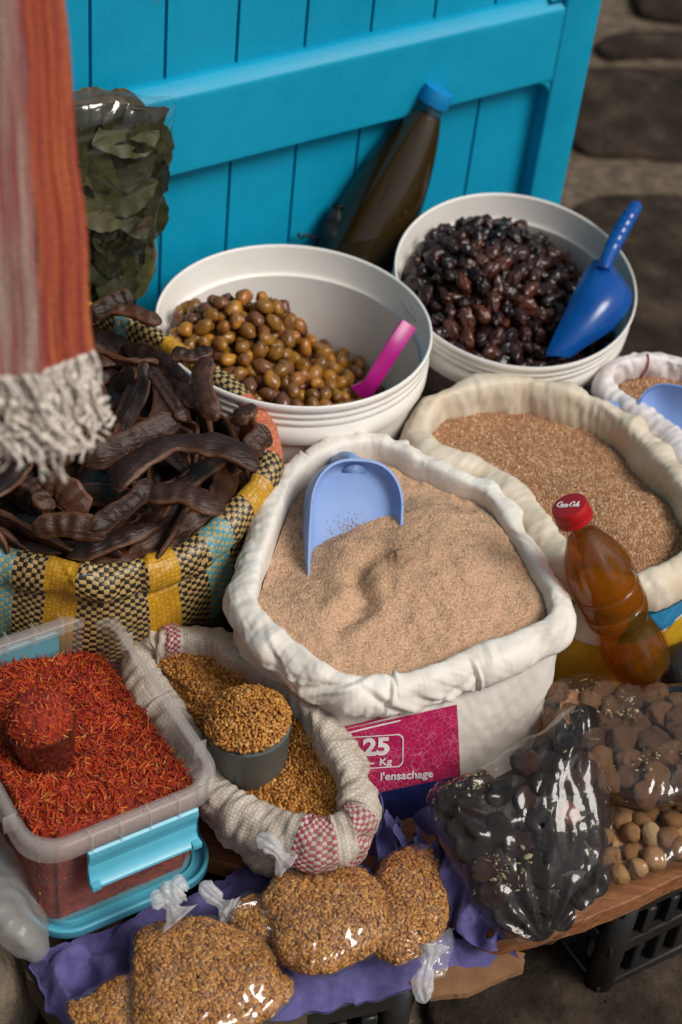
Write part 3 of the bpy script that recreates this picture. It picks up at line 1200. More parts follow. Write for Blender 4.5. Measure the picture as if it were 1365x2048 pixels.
def text_mesh(s, size=1.0, bold=0.0):
    cu = bpy.data.curves.new('lettering', 'FONT')
    cu.body = s
    cu.size = size
    cu.offset = bold
    cu.align_x = 'CENTER'
    cu.align_y = 'CENTER'
    cu.resolution_u = 4
    o = bpy.data.objects.new('lettering', cu)
    COL.objects.link(o)
    bpy.context.view_layer.update()
    me = bpy.data.meshes.new_from_object(o.evaluated_get(bpy.context.evaluated_depsgraph_get()))
    V = np.zeros(len(me.vertices) * 3)
    me.vertices.foreach_get('co', V)
    F = [np.array([list(p.vertices)]) for p in me.polygons]
    me.calc_loop_triangles()
    T = np.array([list(t.vertices) for t in me.loop_triangles])
    bpy.data.objects.remove(o)
    bpy.data.curves.remove(cu)
    bpy.data.meshes.remove(me)
    return V.reshape(-1, 3)[:, :2], T


def gauss(xy, c, s, a):
    d = (xy - np.asarray(c)[:2]) / np.asarray(s)
    return a * np.exp(-(d ** 2).sum(-1))

# ------------------------------------------------------------------ buckets
UPR = np.eye(3)


def bucket(name, c, zr, R, H, label, tilt=(0, 0)):
    up = unit(np.array([tilt[0], tilt[1], 1.0]))
    c = np.array([c[0], c[1], zr]) - up * H
    ax = unit(np.cross([0, 1.0, 0], up))
    fr = np.array([ax, np.cross(up, ax), up])
    root = empty(name, c, label, 'bucket')
    k = R
    body = [(0.001, 0.0), (k * 0.80, 0.0), (k * 0.835, 0.004), (k * 0.85, 0.012), (k * 0.955, H - 0.052), (k * 0.957, H - 0.050),
            (k * 0.952, H - 0.046), (k * 0.945, H - 0.040), (k * 0.925, H - 0.036), (k * 0.845, 0.014), (k * 0.8, 0.006), (0.001, 0.005)]
    V, F = lathe(body, 120, c, fr)
    o = obj('body', V, F, M['bucket'], root)
    o.data.set_sharp_from_angle(angle=math.radians(50))
    # collar: ribbed outside, stepped inside, rounded lip
    col = [(k * 0.957, H - 0.0505), (k * 0.985, H - 0.0515), (k * 0.997, H - 0.049), (k * 0.998, H - 0.030),
           (k * 0.985, H - 0.0285), (k * 0.984, H - 0.0265), (k * 0.993, H - 0.0255), (k * 0.993, H - 0.0205), (k * 0.982, H - 0.0195), (k * 0.982, H - 0.0175),
           (k * 0.993, H - 0.0165), (k * 0.993, H - 0.0125), (k * 0.983, H - 0.0115), (k * 0.983, H - 0.0095), (k * 0.996, H - 0.0085),
           (k * 1.0, H - 0.004), (k * 0.998, H - 0.001), (k * 0.990, H), (k * 0.980, H - 0.0005), (k * 0.975, H - 0.003),
           (k * 0.968, H - 0.034), (k * 0.957, H - 0.0365), (k * 0.948, H - 0.0375), (k * 0.945, H - 0.040)]
    V, F = lathe(col, 160, c, fr)
    o = obj('rim_collar', V, F, M['bucket'], root)
    o.data.set_sharp_from_angle(angle=math.radians(60))
    return root, c, fr


B1C, B1Z, B1R = np.array([-0.074, 1.482]), 0.450, 0.148
B2Z, B2R = 0.444, 0.139
B2C = P(1033, 553, B2Z)[:2]
B2T = np.array([0.03, -0.19])
bucket('bucket', B1C, B1Z, B1R, 0.25, 'wide white plastic bucket with ribbed rim, full of brownish green olives')
bucket('bucket', B2C, B2Z, B2R, 0.228, 'white plastic bucket with ribbed rim, full of wrinkled black olives', B2T)


def heightfield_pts(zf, c, R, r, seed, layers, drop):
    """evenly spread centres on a heap surface inside a round bucket"""
    rng = np.random.default_rng(seed)
    out = []
    for l in range(layers):
        n = 14000
        a = rng.random((n, 2)) * 2 - 1
        a = a[(a ** 2).sum(1) < 1] * (R - r * 0.55)
        xy = np.asarray(c) + a
        p = np.c_[xy, zf(xy) - l * drop + rng.normal(0, 0.0012, len(xy))]
        if l:
            q = np.concatenate(out)
            d = ((p[:, None, :] - q[None]) ** 2).sum(-1).min(1) if len(p) * len(q) < 6e6 else None
            p = p[d > (r * 0.80) ** 2] if d is not None else p
        out.append(p[poisson(p, r * 0.98)])
    return np.concatenate(out)


def variants(fn, n):
    return [fn(k) for k in range(n)]


def put(name, me, pos, fr, sc, label, cat, group):
    o = bpy.data.objects.new(name, me)
    m = np.eye(4)
    m[:3, :3] = (np.asarray(fr) * np.asarray(sc)[:, None]).T
    m[:3, 3] = pos
    o.matrix_world = Matrix(m.tolist())
    COL.objects.link(o)
    return tag(o, label, cat, group)


def rand_frames(n, seed, flat=0.0):
    rng = np.random.default_rng(seed)
    d = unit(rng.normal(0, 1, (n, 3)) * np.array([1, 1, 1 - flat]))
    return frame_from(d, rng.random(n) * 6.283)


def pick_seen(p, k):
    """the k of a crowded heap that show largest: highest above their neighbours towards the camera"""
    v = unit(CAM - p)
    q = Qv(p)
    dist = np.linalg.norm(p - CAM, axis=1)
    cov = np.zeros(len(p))
    for i in range(len(p)):
        dd = np.linalg.norm(q - q[i], axis=1)
        cov[i] = ((dd < 22) & (dist < dist[i] - 0.004)).sum()
    return np.argsort(cov, kind='stable')[:k]


def zf_olives(xy):
    c = B1C
    d = xy - c
    # heaped against the left and front wall, falling away to the right and back
    z = B1Z - 0.072 + 0.074 * np.exp(-(((d - [-0.075, -0.008]) / [0.085, 0.09]) ** 2).sum(-1)) + 0.034 * np.exp(-(((d - [-0.02, 0.02]) / [0.05, 0.035]) ** 2).sum(-1)) \
        + 0.022 * np.exp(-(((d - [0.015, -0.085]) / [0.09, 0.05]) ** 2).sum(-1))
    z = z - 0.045 / (1 + np.exp(-(d[..., 1] - 0.050 + 0.35 * np.clip(d[..., 0], 0, 1)) / 0.012)) * (d[..., 0] > -0.11)
    z = z - 0.03 / (1 + np.exp(-(d[..., 0] - 0.095) / 0.015))
    return z


def make_olives():
    def var(k):
        V, F = sphere(18, 12)
        V = V * np.array([0.0078, 0.0076, 0.0108])
        V = V * (1 + 0.12 * noise(unit(V), 1.1, 30 + k) + 0.13 * crumple(unit(V), 0.9, 40 + k))[:, None]
        V[:, 2] += 0.0012 * np.sign(V[:, 2]) * (np.abs(V[:, 2]) > 0.012)
        return mesh('olive', V, F, M['olive'])
    ms = variants(var, 6)
    p = heightfield_pts(zf_olives, B1C, 0.137, 0.0155, 11, 3, 0.0100)
    keep = pick_seen(p, 300)
    fr = rand_frames(len(p), 3, 0.35)
    rng = np.random.default_rng(2)
    for j, i in enumerate(keep):
        put('olive', ms[rng.integers(6)], p[i], fr[i], np.ones(3) * rng.uniform(0.86, 1.12), 'brownish green cured olive heaped in the wide white bucket', 'olive', 'olives in the front bucket')
    # whatever lies deeper reads as one mass
    V, F = heap(np.c_[B1C + 0.1375 * np.c_[np.cos(np.linspace(0, 6.283, 80, endpoint=False)), np.sin(np.linspace(0, 6.283, 80, endpoint=False))], np.full(80, 0.0)],
                lambda xy, t: zf_olives(xy) - 0.028 + 0.004 * noise(P3(xy[..., 0], xy[..., 1]), 60, 4), 50)
    tag(obj('olive_heap', V, F, M['olive']), 'deeper olives filling the wide white bucket below the top layer', 'olives', kind='stuff')


make_olives()


def zf_black(xy):
    d = xy - B2C
    z = B2Z - 0.050 + 0.064 * np.exp(-(((d - [-0.045, 0.008]) / [0.085, 0.10]) ** 2).sum(-1)) + 0.014 * np.exp(-(((d - [-0.01, 0.075]) / [0.04, 0.03]) ** 2).sum(-1))
    z = z - 0.02 / (1 + np.exp(-(d[..., 0] - 0.085) / 0.012))
    return z - (d * B2T).sum(-1)


def make_black_olives():
    def var(k):
        V, F = sphere(26, 18)
        V = V * np.array([0.0086, 0.0070, 0.0118])
        u = unit(V)
        V = V * (1 + 0.10 * noise(u, 1.5, 50 + k) + 0.36 * crumple(u, 1.2, 60 + k, (1, 1, 0.4)) + 0.10 * crumple(u, 2.6, 70 + k, (1, 1, 0.4)))[:, None]
        return mesh('black_olive', V, F, M['black_olive'])
    ms = variants(var, 7)
    p = heightfield_pts(zf_black, B2C, 0.127, 0.0160, 21, 2, 0.010)
    keep = pick_seen(p, 300)
    fr = rand_frames(len(p), 5, 0.2)
    rng = np.random.default_rng(9)
    for i in keep:
        put('black_olive', ms[rng.integers(7)], p[i], fr[i], np.ones(3) * rng.uniform(0.86, 1.2), 'wrinkled black olive heaped in the rear white bucket', 'black olive', 'black olives in the rear bucket')
    a = np.linspace(0, 6.283, 80, endpoint=False)
    V, F = heap(np.c_[B2C + 0.1295 * np.c_[np.cos(a), np.sin(a)], np.full(80, 0.0)], lambda xy, t: zf_black(xy) - 0.016 + 0.004 * noise(P3(xy[..., 0], xy[..., 1]), 70, 4), 50)
    tag(obj('black_olive_heap', V, F, M['black_olive']), 'deeper black olives filling the rear white bucket', 'olives', kind='stuff')


make_black_olives()


def pixel_strip(rows, bulge, thick, name, m, parent, nx=14, nrow=40, sign=1.0):
    """shell lofted across (left px, right px, z) rows, bulging towards the street by bulge * half width"""
    L = catmull([P(r[0], r[1], r[4]) for r in rows], nrow, False)
    Rr = catmull([P(r[2], r[3], r[5] if len(r) > 5 else r[4]) for r in rows], nrow, False)
    b = np.interp(np.linspace(0, 1, nrow), np.linspace(0, 1, len(rows)), bulge if hasattr(bulge, '__len__') else [bulge] * len(rows))
    mid = (L + Rr) / 2
    t = unit(np.gradient(mid, axis=0))
    side = unit(Rr - L)
    n = unit(np.cross(side, t))
    n = n * np.sign((n * (CAM - mid)).sum(-1, keepdims=True)) * sign
    x = np.linspace(-1, 1, nx)
    W = np.linalg.norm(Rr - L, axis=1) / 2
    V = mid[:, None] + side[:, None] * (W[:, None] * x[None])[..., None] + n[:, None] * ((b * W)[:, None] * (1 - np.abs(x[None]) ** 2.2))[..., None]
    V2 = V - n[:, None] * thick
    r, c = nrow, nx
    A = np.concatenate([V.reshape(-1, 3), V2.reshape(-1, 3)])
    f = gridf(r, c)
    k = r * c
    ed = list(range(c)) + [i * c + c - 1 for i in range(1, r)] + [(r - 1) * c + j for j in range(c - 2, -1, -1)] + [i * c for i in range(r - 2, 0, -1)]
    E_ = np.array([[ed[i], ed[(i + 1) % len(ed)], ed[(i + 1) % len(ed)] + k, ed[i] + k] for i in range(len(ed))])
    o = obj(name, A, [np.concatenate([f, f[:, ::-1] + k, E_])], m, parent)
    o.data.set_sharp_from_angle(angle=math.radians(50))
    return o


def make_navy_scoop():
    root = empty('scoop', P(1110, 700, 0.40), 'deep blue plastic scoop stuck in the black olives, handle up over the rim', 'scoop')
    rows = [(1186, 520, 1226, 530, 0.462, 0.462), (1168, 545, 1250, 562, 0.455, 0.452), (1150, 580, 1264, 590, 0.448, 0.444), (1132, 620, 1256, 622, 0.438, 0.436), (1112, 662, 1220, 662, 0.424, 0.424), (1100, 690, 1178, 690, 0.414, 0.414), (1092, 712, 1140, 716, 0.404, 0.404)]
    pixel_strip(rows, [0.5, 0.6, 0.62, 0.6, 0.55, 0.5, 0.4], 0.0025, 'bowl', M['navy'], root, 18)
    path = np.array([P(1207, 540, 0.466), P(1218, 510, 0.474), P(1238, 470, 0.485), P(1258, 435, 0.496), P(1276, 408, 0.503)])
    path = catmull(path, 40, False)
    s = np.linspace(0, 1, 40)
    rad = 0.0075 + 0.0015 * np.sin(s * 3.1) + 0.0009 * (np.sin(s * 60) > 0.2) * (s > 0.3) * (s < 0.8)
    rad[-1] *= 0.35
    rad[-2] *= 0.8
    V, F = tube(path, rad, 12)
    obj('handle', V, F, M['navy'], root)


def make_magenta():
    root = empty('spoon_handle', P(745, 775, 0.395), 'flat magenta plastic spoon handle standing in the green olives', 'spoon')
    a = np.array([P(818, 648, 0.458), P(790, 690, 0.443), P(765, 730, 0.425), P(742, 766, 0.408), P(722, 790, 0.392)])
    path = catmull(a, 24, False)
    t = unit(np.gradient(path, axis=0))
    sd_ = unit(np.cross(t, unit(CAM - path)) + 0.25 * unit(CAM - path))
    n = unit(np.cross(sd_, t))
    w_ = np.interp(np.linspace(0, 1, 24), [0, 0.8, 1], [0.0095, 0.0085, 0.0145])
    prof = [(-1, -1), (1, -1), (1, 1), (-1, 1)]
    V = np.array([[path[i] + sd_[i] * w_[i] * x + n[i] * 0.0035 * y for x, y in prof] for i in range(24)])
    V = V.reshape(-1, 3)
    bevel_mesh(V, [gridf(24, 4, True), np.array([[0, 3, 2, 1]]), np.array([[92, 93, 94, 95]])], 'handle', M['magenta'], 0.0016, root, 2)


make_navy_scoop()
make_magenta()


# ------------------------------------------------------------------ bottles
def axis_from(base, px, py, L, far=False):
    """top point at distance L from base lying on the ray of a pixel"""
    d = unit(ray(px, py))
    oc = CAM - base
    b = d @ oc
    disc = b * b - (oc @ oc - L * L)
    disc = max(disc, 0)
    t = -b + (math.sqrt(disc) if far else -math.sqrt(disc))
    top = CAM + d * t
    return unit(top - base)


def frame_axis(a):
    x = unit(np.cross(a, [0.2, 0.9, 0.1]))
    return np.array([x, np.cross(a, x), a])


def make_oil_bottle():
    base = np.array([-0.086, 1.660, BZ + 0.001])
    top = PL(872, 196, DO + DN * 0.034, DN)
    a = unit(top - base)
    L = np.linalg.norm(top - base) + 0.010
    fr = frame_axis(a)
    root = empty('oil_bottle', base, 'tall clear bottle of dark green brown oil with a blue cap, leaning on the door', 'bottle')
    H = L
    prof = [(0.001, 0.004), (0.036, 0.0), (0.047, 0.004), (0.0505, 0.014), (0.0515, 0.10), (0.0515, H * 0.42), (0.0505, H * 0.54), (0.0455, H * 0.67), (0.0370, H * 0.78), (0.0265, H * 0.87), (0.0178, H * 0.925), (0.0138, H - 0.022), (0.0165, H - 0.0215), (0.0165, H - 0.019), (0.0135, H - 0.0185), (0.0130, H - 0.004)]
    pr = catmull(prof, 90, False)
    V, F = lathe(pr, 56, base, fr)
    obj('bottle_body', V, F, M['bottle'], root)
    pi = [(max(r - 0.0012, 0.0008), h + 0.001) for r, h in catmull(prof[:11], 70, False)]
    pi.append((pi[-1][0] * 0.97, pi[-1][1] + 0.001))
    pi.append((0.0008, pi[-1][1]))
    V, F = lathe(pi, 48, base, fr)
    obj('oil', V, F, M['oil_dark'], root)
    cap = [(0.0175, H - 0.018), (0.0182, H - 0.017), (0.0180, H - 0.002), (0.0172, H + 0.0005), (0.0150, H + 0.0012), (0.001, H + 0.0008)]
    V, F = lathe(cap, 90, base, fr)
    th = np.tile(np.arange(90), len(cap))
    rr = np.repeat([0, 1, 1, 0, 0, 0], 90)
    ctr = base + fr[2] * np.repeat([h for _, h in cap], 90)[:, None]
    V = V + unit(V - ctr) * ((th % 3 == 0) * rr * -0.0007)[:, None]
    o = obj('cap', V, F, M['cap_blue'], root)
    o.data.set_sharp_from_angle(angle=math.radians(45))


make_oil_bottle()


def make_cola_bottle():
    base = P(1288, 1338, 0.292)
    L = 0.222
    a = axis_from(base, 1139, 1012, L)
    fr = frame_axis(a)
    # put the printed side of the cap upright as seen: local y towards image up
    up_img = _V - (_V @ a) * a
    y = unit(up_img)
    x = np.cross(y, a)
    fr = np.array([x, y, a])
    root = empty('oil_bottle', base, 'small contoured soda bottle of golden oil with red cap, leaning on the semolina sack', 'bottle')
    H = L
    prof = [(0.001, 0.006), (0.014, 0.003), (0.024, 0.0), (0.0295, 0.006), (0.0315, 0.020), (0.0318, 0.034), (0.0295, 0.048), (0.0270, 0.060), (0.0262, 0.068), (0.0285, 0.074), (0.0318, 0.082), (0.0322, 0.092), (0.0302, 0.0945), (0.0322, 0.098),
            (0.0324, 0.116), (0.0304, 0.1190), (0.0324, 0.122), (0.0322, 0.132), (0.0304, 0.147), (0.0256, 0.163), (0.0188, 0.178), (0.0146, 0.189), (0.0132, 0.200), (0.0130, H - 0.018), (0.0152, H - 0.0175), (0.0152, H - 0.0155), (0.0125, H - 0.015), (0.0122, H - 0.003)]
    # flutes on shoulder and foot as on a contour bottle
    pr = catmull(prof, 150, False)
    V, F = lathe(pr, 72, base, fr)
    th = np.tile(np.linspace(0, 2 * math.pi, 72, endpoint=False), len(pr))
    hh = np.repeat(pr[:, 1], 72)
    fl = 0.0016 * np.cos(th * 9) * (np.exp(-((hh - 0.150) / 0.018) ** 2) + np.exp(-((hh - 0.032) / 0.022) ** 2))
    ctr = base + fr[2] * hh[:, None]
    rad = V - ctr
    V = V + unit(rad) * fl[:, None]
    obj('bottle_body', V, F, M['bottle'], root)
    lv = 0.181
    pi = [(max(r - 0.0011, 0.0008), h + 0.001) for r, h in pr if h < lv]
    pi += [(pi[-1][0] * 0.97, lv + 0.0005), (0.0008, lv)]
    V, F = lathe(pi, 60, base, fr)
    obj('oil', V, F, M['oil_gold'], root)
    cap = [(0.0150, H - 0.0165), (0.0158, H - 0.016), (0.0158, H - 0.0125), (0.0152, H - 0.012), (0.0156, H - 0.0115), (0.0154, H - 0.001), (0.0148, H + 0.0008), (0.0130, H + 0.0014), (0.001, H + 0.0014)]
    cap = [(r * 1.12, h) for r, h in cap]
    V, F = lathe(cap, 120, base, fr)
    th = np.tile(np.arange(120), len(cap))
    rr = np.repeat([0, 0, 0, 0, 1, 1, 0, 0, 0], 120)
    ctr = base + fr[2] * np.repeat([h for _, h in cap], 120)[:, None]
    V = V + unit(V - ctr) * ((th % 3 == 0) * rr * -0.0006)[:, None]
    cap_o = obj('cap', V, F, M['cap_red'], root)
    cap_o.data.set_sharp_from_angle(angle=math.radians(45))
    # script lettering on the cap, drawn stroke by stroke
    def arc(cx, cy, rx, ry, a0, a1, n=10):
        t = np.radians(np.linspace(a0, a1, n))
        return [(cx + rx * math.cos(q), cy + ry * math.sin(q)) for q in t]
    ST = []

    def add(pts, x0):
        ST.append([(x0 + x + 0.28 * y, y) for x, y in pts])

    def bigC(x0):
        add(arc(0.42, 0.5, 0.40, 0.52, 50, 300, 16) + [(0.85, 0.12)], x0)
        add([(0.68, 0.9), (0.62, 0.66), (0.55, 0.7)], x0)

    def o_(x0):
        add(arc(0.2, 0.24, 0.19, 0.25, 60, 420, 14) + [(0.45, 0.42)], x0)

    def c_(x0):
        add(arc(0.22, 0.24, 0.20, 0.25, 50, 320, 12) + [(0.5, 0.2)], x0)

    def a_(x0):
        add(arc(0.2, 0.24, 0.19, 0.25, 40, 400, 14), x0)
        add([(0.38, 0.48), (0.38, 0.05), (0.46, 0.0), (0.56, 0.14)], x0)

    def l_(x0):
        add([(0.0, 0.2), (0.2, 0.7), (0.22, 1.0), (0.1, 1.0), (0.06, 0.5), (0.1, 0.0), (0.26, 0.1)], x0)
    bigC(0.0)
    o_(0.85)
    c_(1.32)
    a_(1.78)
    add([(0.0, 0.30), (0.26, 0.34)], 2.36)
    bigC(2.68)
    o_(3.50)
    l_(3.98)
    a_(4.22)
    add([(0.3, -0.06), (0.9, -0.22), (1.9, -0.16), (2.5, -0.02)], 0.1)
    parts = []
    sc = 0.0245 / 5.0
    for st in ST:
        q = catmull(np.array(st), max(8, len(st) * 3), False)
        xy = (q - np.array([2.55, 0.36])) * np.array([sc, sc * 1.3])
        pth = base + fr[2] * (H + 0.0017) + xy[:, :1] * fr[0] + xy[:, 1:] * fr[1]
        parts.append(tube(pth, 0.00040, 5, True, a))
    V, F = merge(parts)
    obj('lettering', V, F, M['white_ink'], cap_o)


make_cola_bottle()


def make_cord():
    # black rag bundle and its cord by the door, left of the leaning bottle
    pth = np.array([PL(668, 560, DO + DN * 0.035, DN), PL(672, 490, DO + DN * 0.030, DN), PL(680, 445, DO + DN * 0.024, DN), PL(680, 410, DO + DN * 0.018, DN)])
    V, F = tube(catmull(pth, 40, False), np.interp(np.linspace(0, 1, 40), [0, 0.5, 0.85, 0.93, 1.0], [0.016, 0.020, 0.013, 0.006, 0.010]), 22)
    V = V + (0.007 * crumple(V, 45, 3))[:, None] * unit(noise(V, 20, 5)[:, None] * np.array([1, 0.4, 0.2]) + 0.3)
    root = tag(obj('tied_rag', V, F, M['black_bag']), 'black tied rag bundle standing at the door left of the tall bottle', 'rag')
    q = np.array([PL(655, 482, DO + DN * 0.02, DN), PL(630, 476, DO + DN * 0.012, DN), PL(612, 470, DO + DN * 0.01, DN), PL(604, 476, DO + DN * 0.008, DN), PL(596, 471, DO + DN * 0.008, DN), PL(602, 466, DO + DN * 0.008, DN)])
    V, F = tube(catmull(q, 40, False), 0.0016, 6)
    obj('cord', V, F, M['black_bag'], root)


make_cord()


# ------------------------------------------------------------------ semolina sack
def make_flour_sack():
    rim = [(488, 1190, .40), (500, 1120, .40), (537, 1015, .405), (580, 935, .41), (650, 885, .412), (740, 866, .413), (820, 893, .41), (900, 933, .405), (985, 972, .402), (1035, 1040, .40), (1085, 1115, .40), (1124, 1185, .398), (1118, 1235, .395), (1050, 1272, .39), (960, 1305, .388), (850, 1346, .388), (720, 1366, .388), (645, 1343, .39), (590, 1303, .392), (532, 1255, .396)]
    s = Sack(rim, BZ + 0.002, 0.0132, 760, 3, 0.0052, bulge=0.004, base_scale=0.985, shift=(0.002, -0.022), fine=0.7, pleat=1.25, body=0.5)
    root = empty('grain_sack', (s.c[0], s.c[1], BZ), 'large white woven sack with rolled rim, magenta 25 Kg print, full of fine semolina', 'sack')
    s.mesh_obj('sack_cloth', M['w_white'], root)
    # printed panel and lettering laid on the cloth
    from mathutils.bvhtree import BVHTree
    Vw = s.G[s.nq - 10:].reshape(-1, 3)
    bvh = BVHTree.FromPolygons(Vw.tolist(), gridf(s.G.shape[0] - s.nq + 10, s.G.shape[1], True).tolist())

    def lay(px, py, off):
        px, py = np.broadcast_arrays(np.asarray(px, float), np.asarray(py, float))
        out = np.zeros(px.shape + (3,))
        last = None
        for k in np.ndindex(px.shape):
            d = Vector(unit(ray(px[k], py[k])))
            hit = bvh.ray_cast(Vector(CAM), d)
            if hit[0] is None:
                out[k] = last if last is not None else np.nan
                continue
            nr = hit[1] if hit[1].dot(d) < 0 else -hit[1]
            last = np.array(hit[0] + nr * off)
            out[k] = last
        return out

    def top(x):
        return 1408 + (912 - x) * 0.222

    def bot(x):
        return 1548 + (920 - x) * 0.205
    X_, T_ = np.meshgrid(np.linspace(596, 913, 110), np.linspace(0, 1, 50))
    Yp = top(X_) * (1 - T_) + bot(X_) * T_
    V = lay(X_ + T_ * 7, Yp, 0.0013)
    obj('printed_panel', V, gridf(50, 110), M['ink_magenta'], root, uv=np.stack([X_, Yp], -1).reshape(-1, 2) * 0.00042)
    X_, T_ = np.meshgrid(np.linspace(600, 930, 90), np.linspace(0, 1, 30))
    obj('printed_band', lay(X_ + 4, bot(X_) + 1 + T_ * 110, 0.0012), gridf(30, 90), M['ink_navy'], root)
    for off, wd, mm in ((-9, 4.0, 'ink_magenta'), (4, 3.2, 'ink_white')):
        X_, T_ = np.meshgrid(np.linspace(640, 800, 60), np.linspace(0, 1, 4))
        obj('printed_line', lay(X_, top(X_) + off + (800 - X_) * 0.02 + T_ * wd, 0.0018), gridf(4, 60), M[mm], root)

    def letters(txt, px, py, size, bold, squash=1.0, slope=-0.06):
        T, F = text_mesh(txt, size, bold)
        V = lay(px + T[:, 0] * squash + T[:, 1] * 0.06, py - T[:, 1] + T[:, 0] * squash * slope, 0.0021)
        obj('lettering', V, F, M['ink_white'], root, False)
    letters('25', 752, 1492, 47, 1.9, 1.15)
    letters('Kg', 770, 1521, 20, 0.5, 1.15)
    letters('-', 742, 1522, 26, 0.6, 1.6)
    letters("l'ensachage", 812, 1548, 21.5, 0.6, 1.10)
    # rounded frame round the number
    w_, h_, r_ = 55, 33, 13
    pts = []
    for qx, qy, a0 in ((w_ - r_, h_ - r_, 0), (-w_ + r_, h_ - r_, 90), (-w_ + r_, -h_ + r_, 180), (w_ - r_, -h_ + r_, 270)):
        for a in np.radians(np.linspace(a0, a0 + 90, 7)):
            pts.append((qx + r_ * math.cos(a), qy + r_ * math.sin(a)))
    q = resample(np.array([(x, y, 0) for x, y in pts]), 140)[:, :2]
    V = np.concatenate([lay(751 + z[:, 0], 1501 + z[:, 1] - z[:, 0] * 0.06, 0.0020) for z in (q, q * (1 - np.array([2.2 / w_, 2.2 / h_])))])
    obj('printed_frame', V, np.array([[i, (i + 1) % 140, 140 + (i + 1) % 140, 140 + i] for i in range(140)]), M['ink_white'], root)

    # semolina heap
    o = s.inner_outline(0.026, 0.0145)
    c = s.c[:2]
    pk = P(850, 1110, 0.41)[:2]

    def zf(xy, t):
        q = P3(xy[..., 0], xy[..., 1])
        z = gauss(xy, P(880, 1085, .41), (0.10, 0.085), 0.030) + gauss(xy, P(640, 1190, .40), (0.055, 0.085), 0.006)
        z += gauss(xy, P(900, 1015, .41), (0.05, 0.028), 0.010)
        # scooped hollow on the left and the soft crease running to the front
        z += gauss(xy, P(600, 1075, .40), (0.05, 0.05), -0.014)
        a, b = P(745, 1090, .41)[:2], P(690, 1260, .395)[:2]
        d = b - a
        f = np.clip(((xy - a) @ d) / (d @ d), -0.2, 1.25)
        near = a + f[..., None] * d
        sd_ = ((xy - near) @ np.array([-d[1], d[0]])) / np.linalg.norm(d)
        along = np.exp(-((f - 0.45) / 0.5) ** 2)
        wob = sd_ + 0.007 * np.sin(f * 9)
        z += along * (-0.0085 * np.exp(-(wob / 0.010) ** 2) + 0.004 * np.exp(-((wob - 0.02) / 0.012) ** 2) + 0.0035 * np.exp(-((wob + 0.022) / 0.012) ** 2))
        z += gauss(xy, P(690, 1068, .40), (0.035, 0.018), 0.008)
        z += 0.0030 * fbm(q, 24, 3, 5) + 0.0012 * noise(q, 110, 9)
        return z
    V, F = heap(o, zf, 200, 420)
    V[:-1, :, 2] += np.random.default_rng(4).normal(0, 0.00045, V[:-1, :, 2].shape)
    tag(obj('semolina', V, F, M['semolina']), 'fine beige semolina heaped in the large white sack', 'semolina', kind='stuff')
    return s


m = MT('ink_magenta')
uvc = m.co('UV')
mp = m.N('ShaderNodeMapping', i_Scale=(230, 230, 1))
m.L(uvc, mp.inputs[0])
vo = m.N('ShaderNodeTexVoronoi', feature='DISTANCE_TO_EDGE')
vo.inputs['Scale'].default_value = 1.0
m.L(mp.outputs[0], vo.inputs['Vector'])
ln = m.ramp(vo.outputs['Distance'], [(0.0, (1, 1, 1)), (0.07, (0, 0, 0))])
nz = m.ramp(m.noise(60, 3), [(0.35, (0, 0, 0)), (0.6, (0.65, 0.65, 0.65))])
c = m.mixc(m.math('MULTIPLY', ln, nz), (0.42, 0.008, 0.085), (0.62, 0.25, 0.33))
m.set(c, 0.5, m.bump(m.noise(500, 2), 0.2, 0.0008))
M['ink_magenta'] = m.m
M['ink_navy'] = simple('ink_navy', (0.006, 0.012, 0.075), (0.012, 0.022, 0.12), 300, 0.5, 0.3, 0.001)
M['ink_white'] = simple('ink_white', (0.68, 0.60, 0.62), (0.78, 0.72, 0.72), 200, 0.5, 0.1)
M['ink_blue'] = simple('ink_blue', (0.010, 0.16, 0.34), (0.03, 0.24, 0.44), 200, 0.5, 0.3, 0.001)
M['ink_yellow'] = simple('ink_yellow', (0.44, 0.24, 0.008), (0.55, 0.32, 0.015), 120, 0.5, 0.3, 0.001)
M['w_white'] = weave_mat('white_woven_cloth', (0.76, 0.72, 0.66), (0.55, 0.47, 0.38), 0.0016, dirt_amt=0.45, dark=0.95, bstr=0.07, gapf=0.12)
M['w_cream'] = weave_mat('cream_woven_cloth', (0.66, 0.58, 0.46), (0.52, 0.37, 0.20), 0.0016, dirt_amt=0.45, dark=0.95, bstr=0.07, gapf=0.12)
M['w_pinkish'] = weave_mat('pinkish_woven_cloth', (0.75, 0.70, 0.69), (0.62, 0.46, 0.47), 0.0016, dirt_amt=0.3, dark=0.95, bstr=0.07, gapf=0.12)
FS = make_flour_sack()


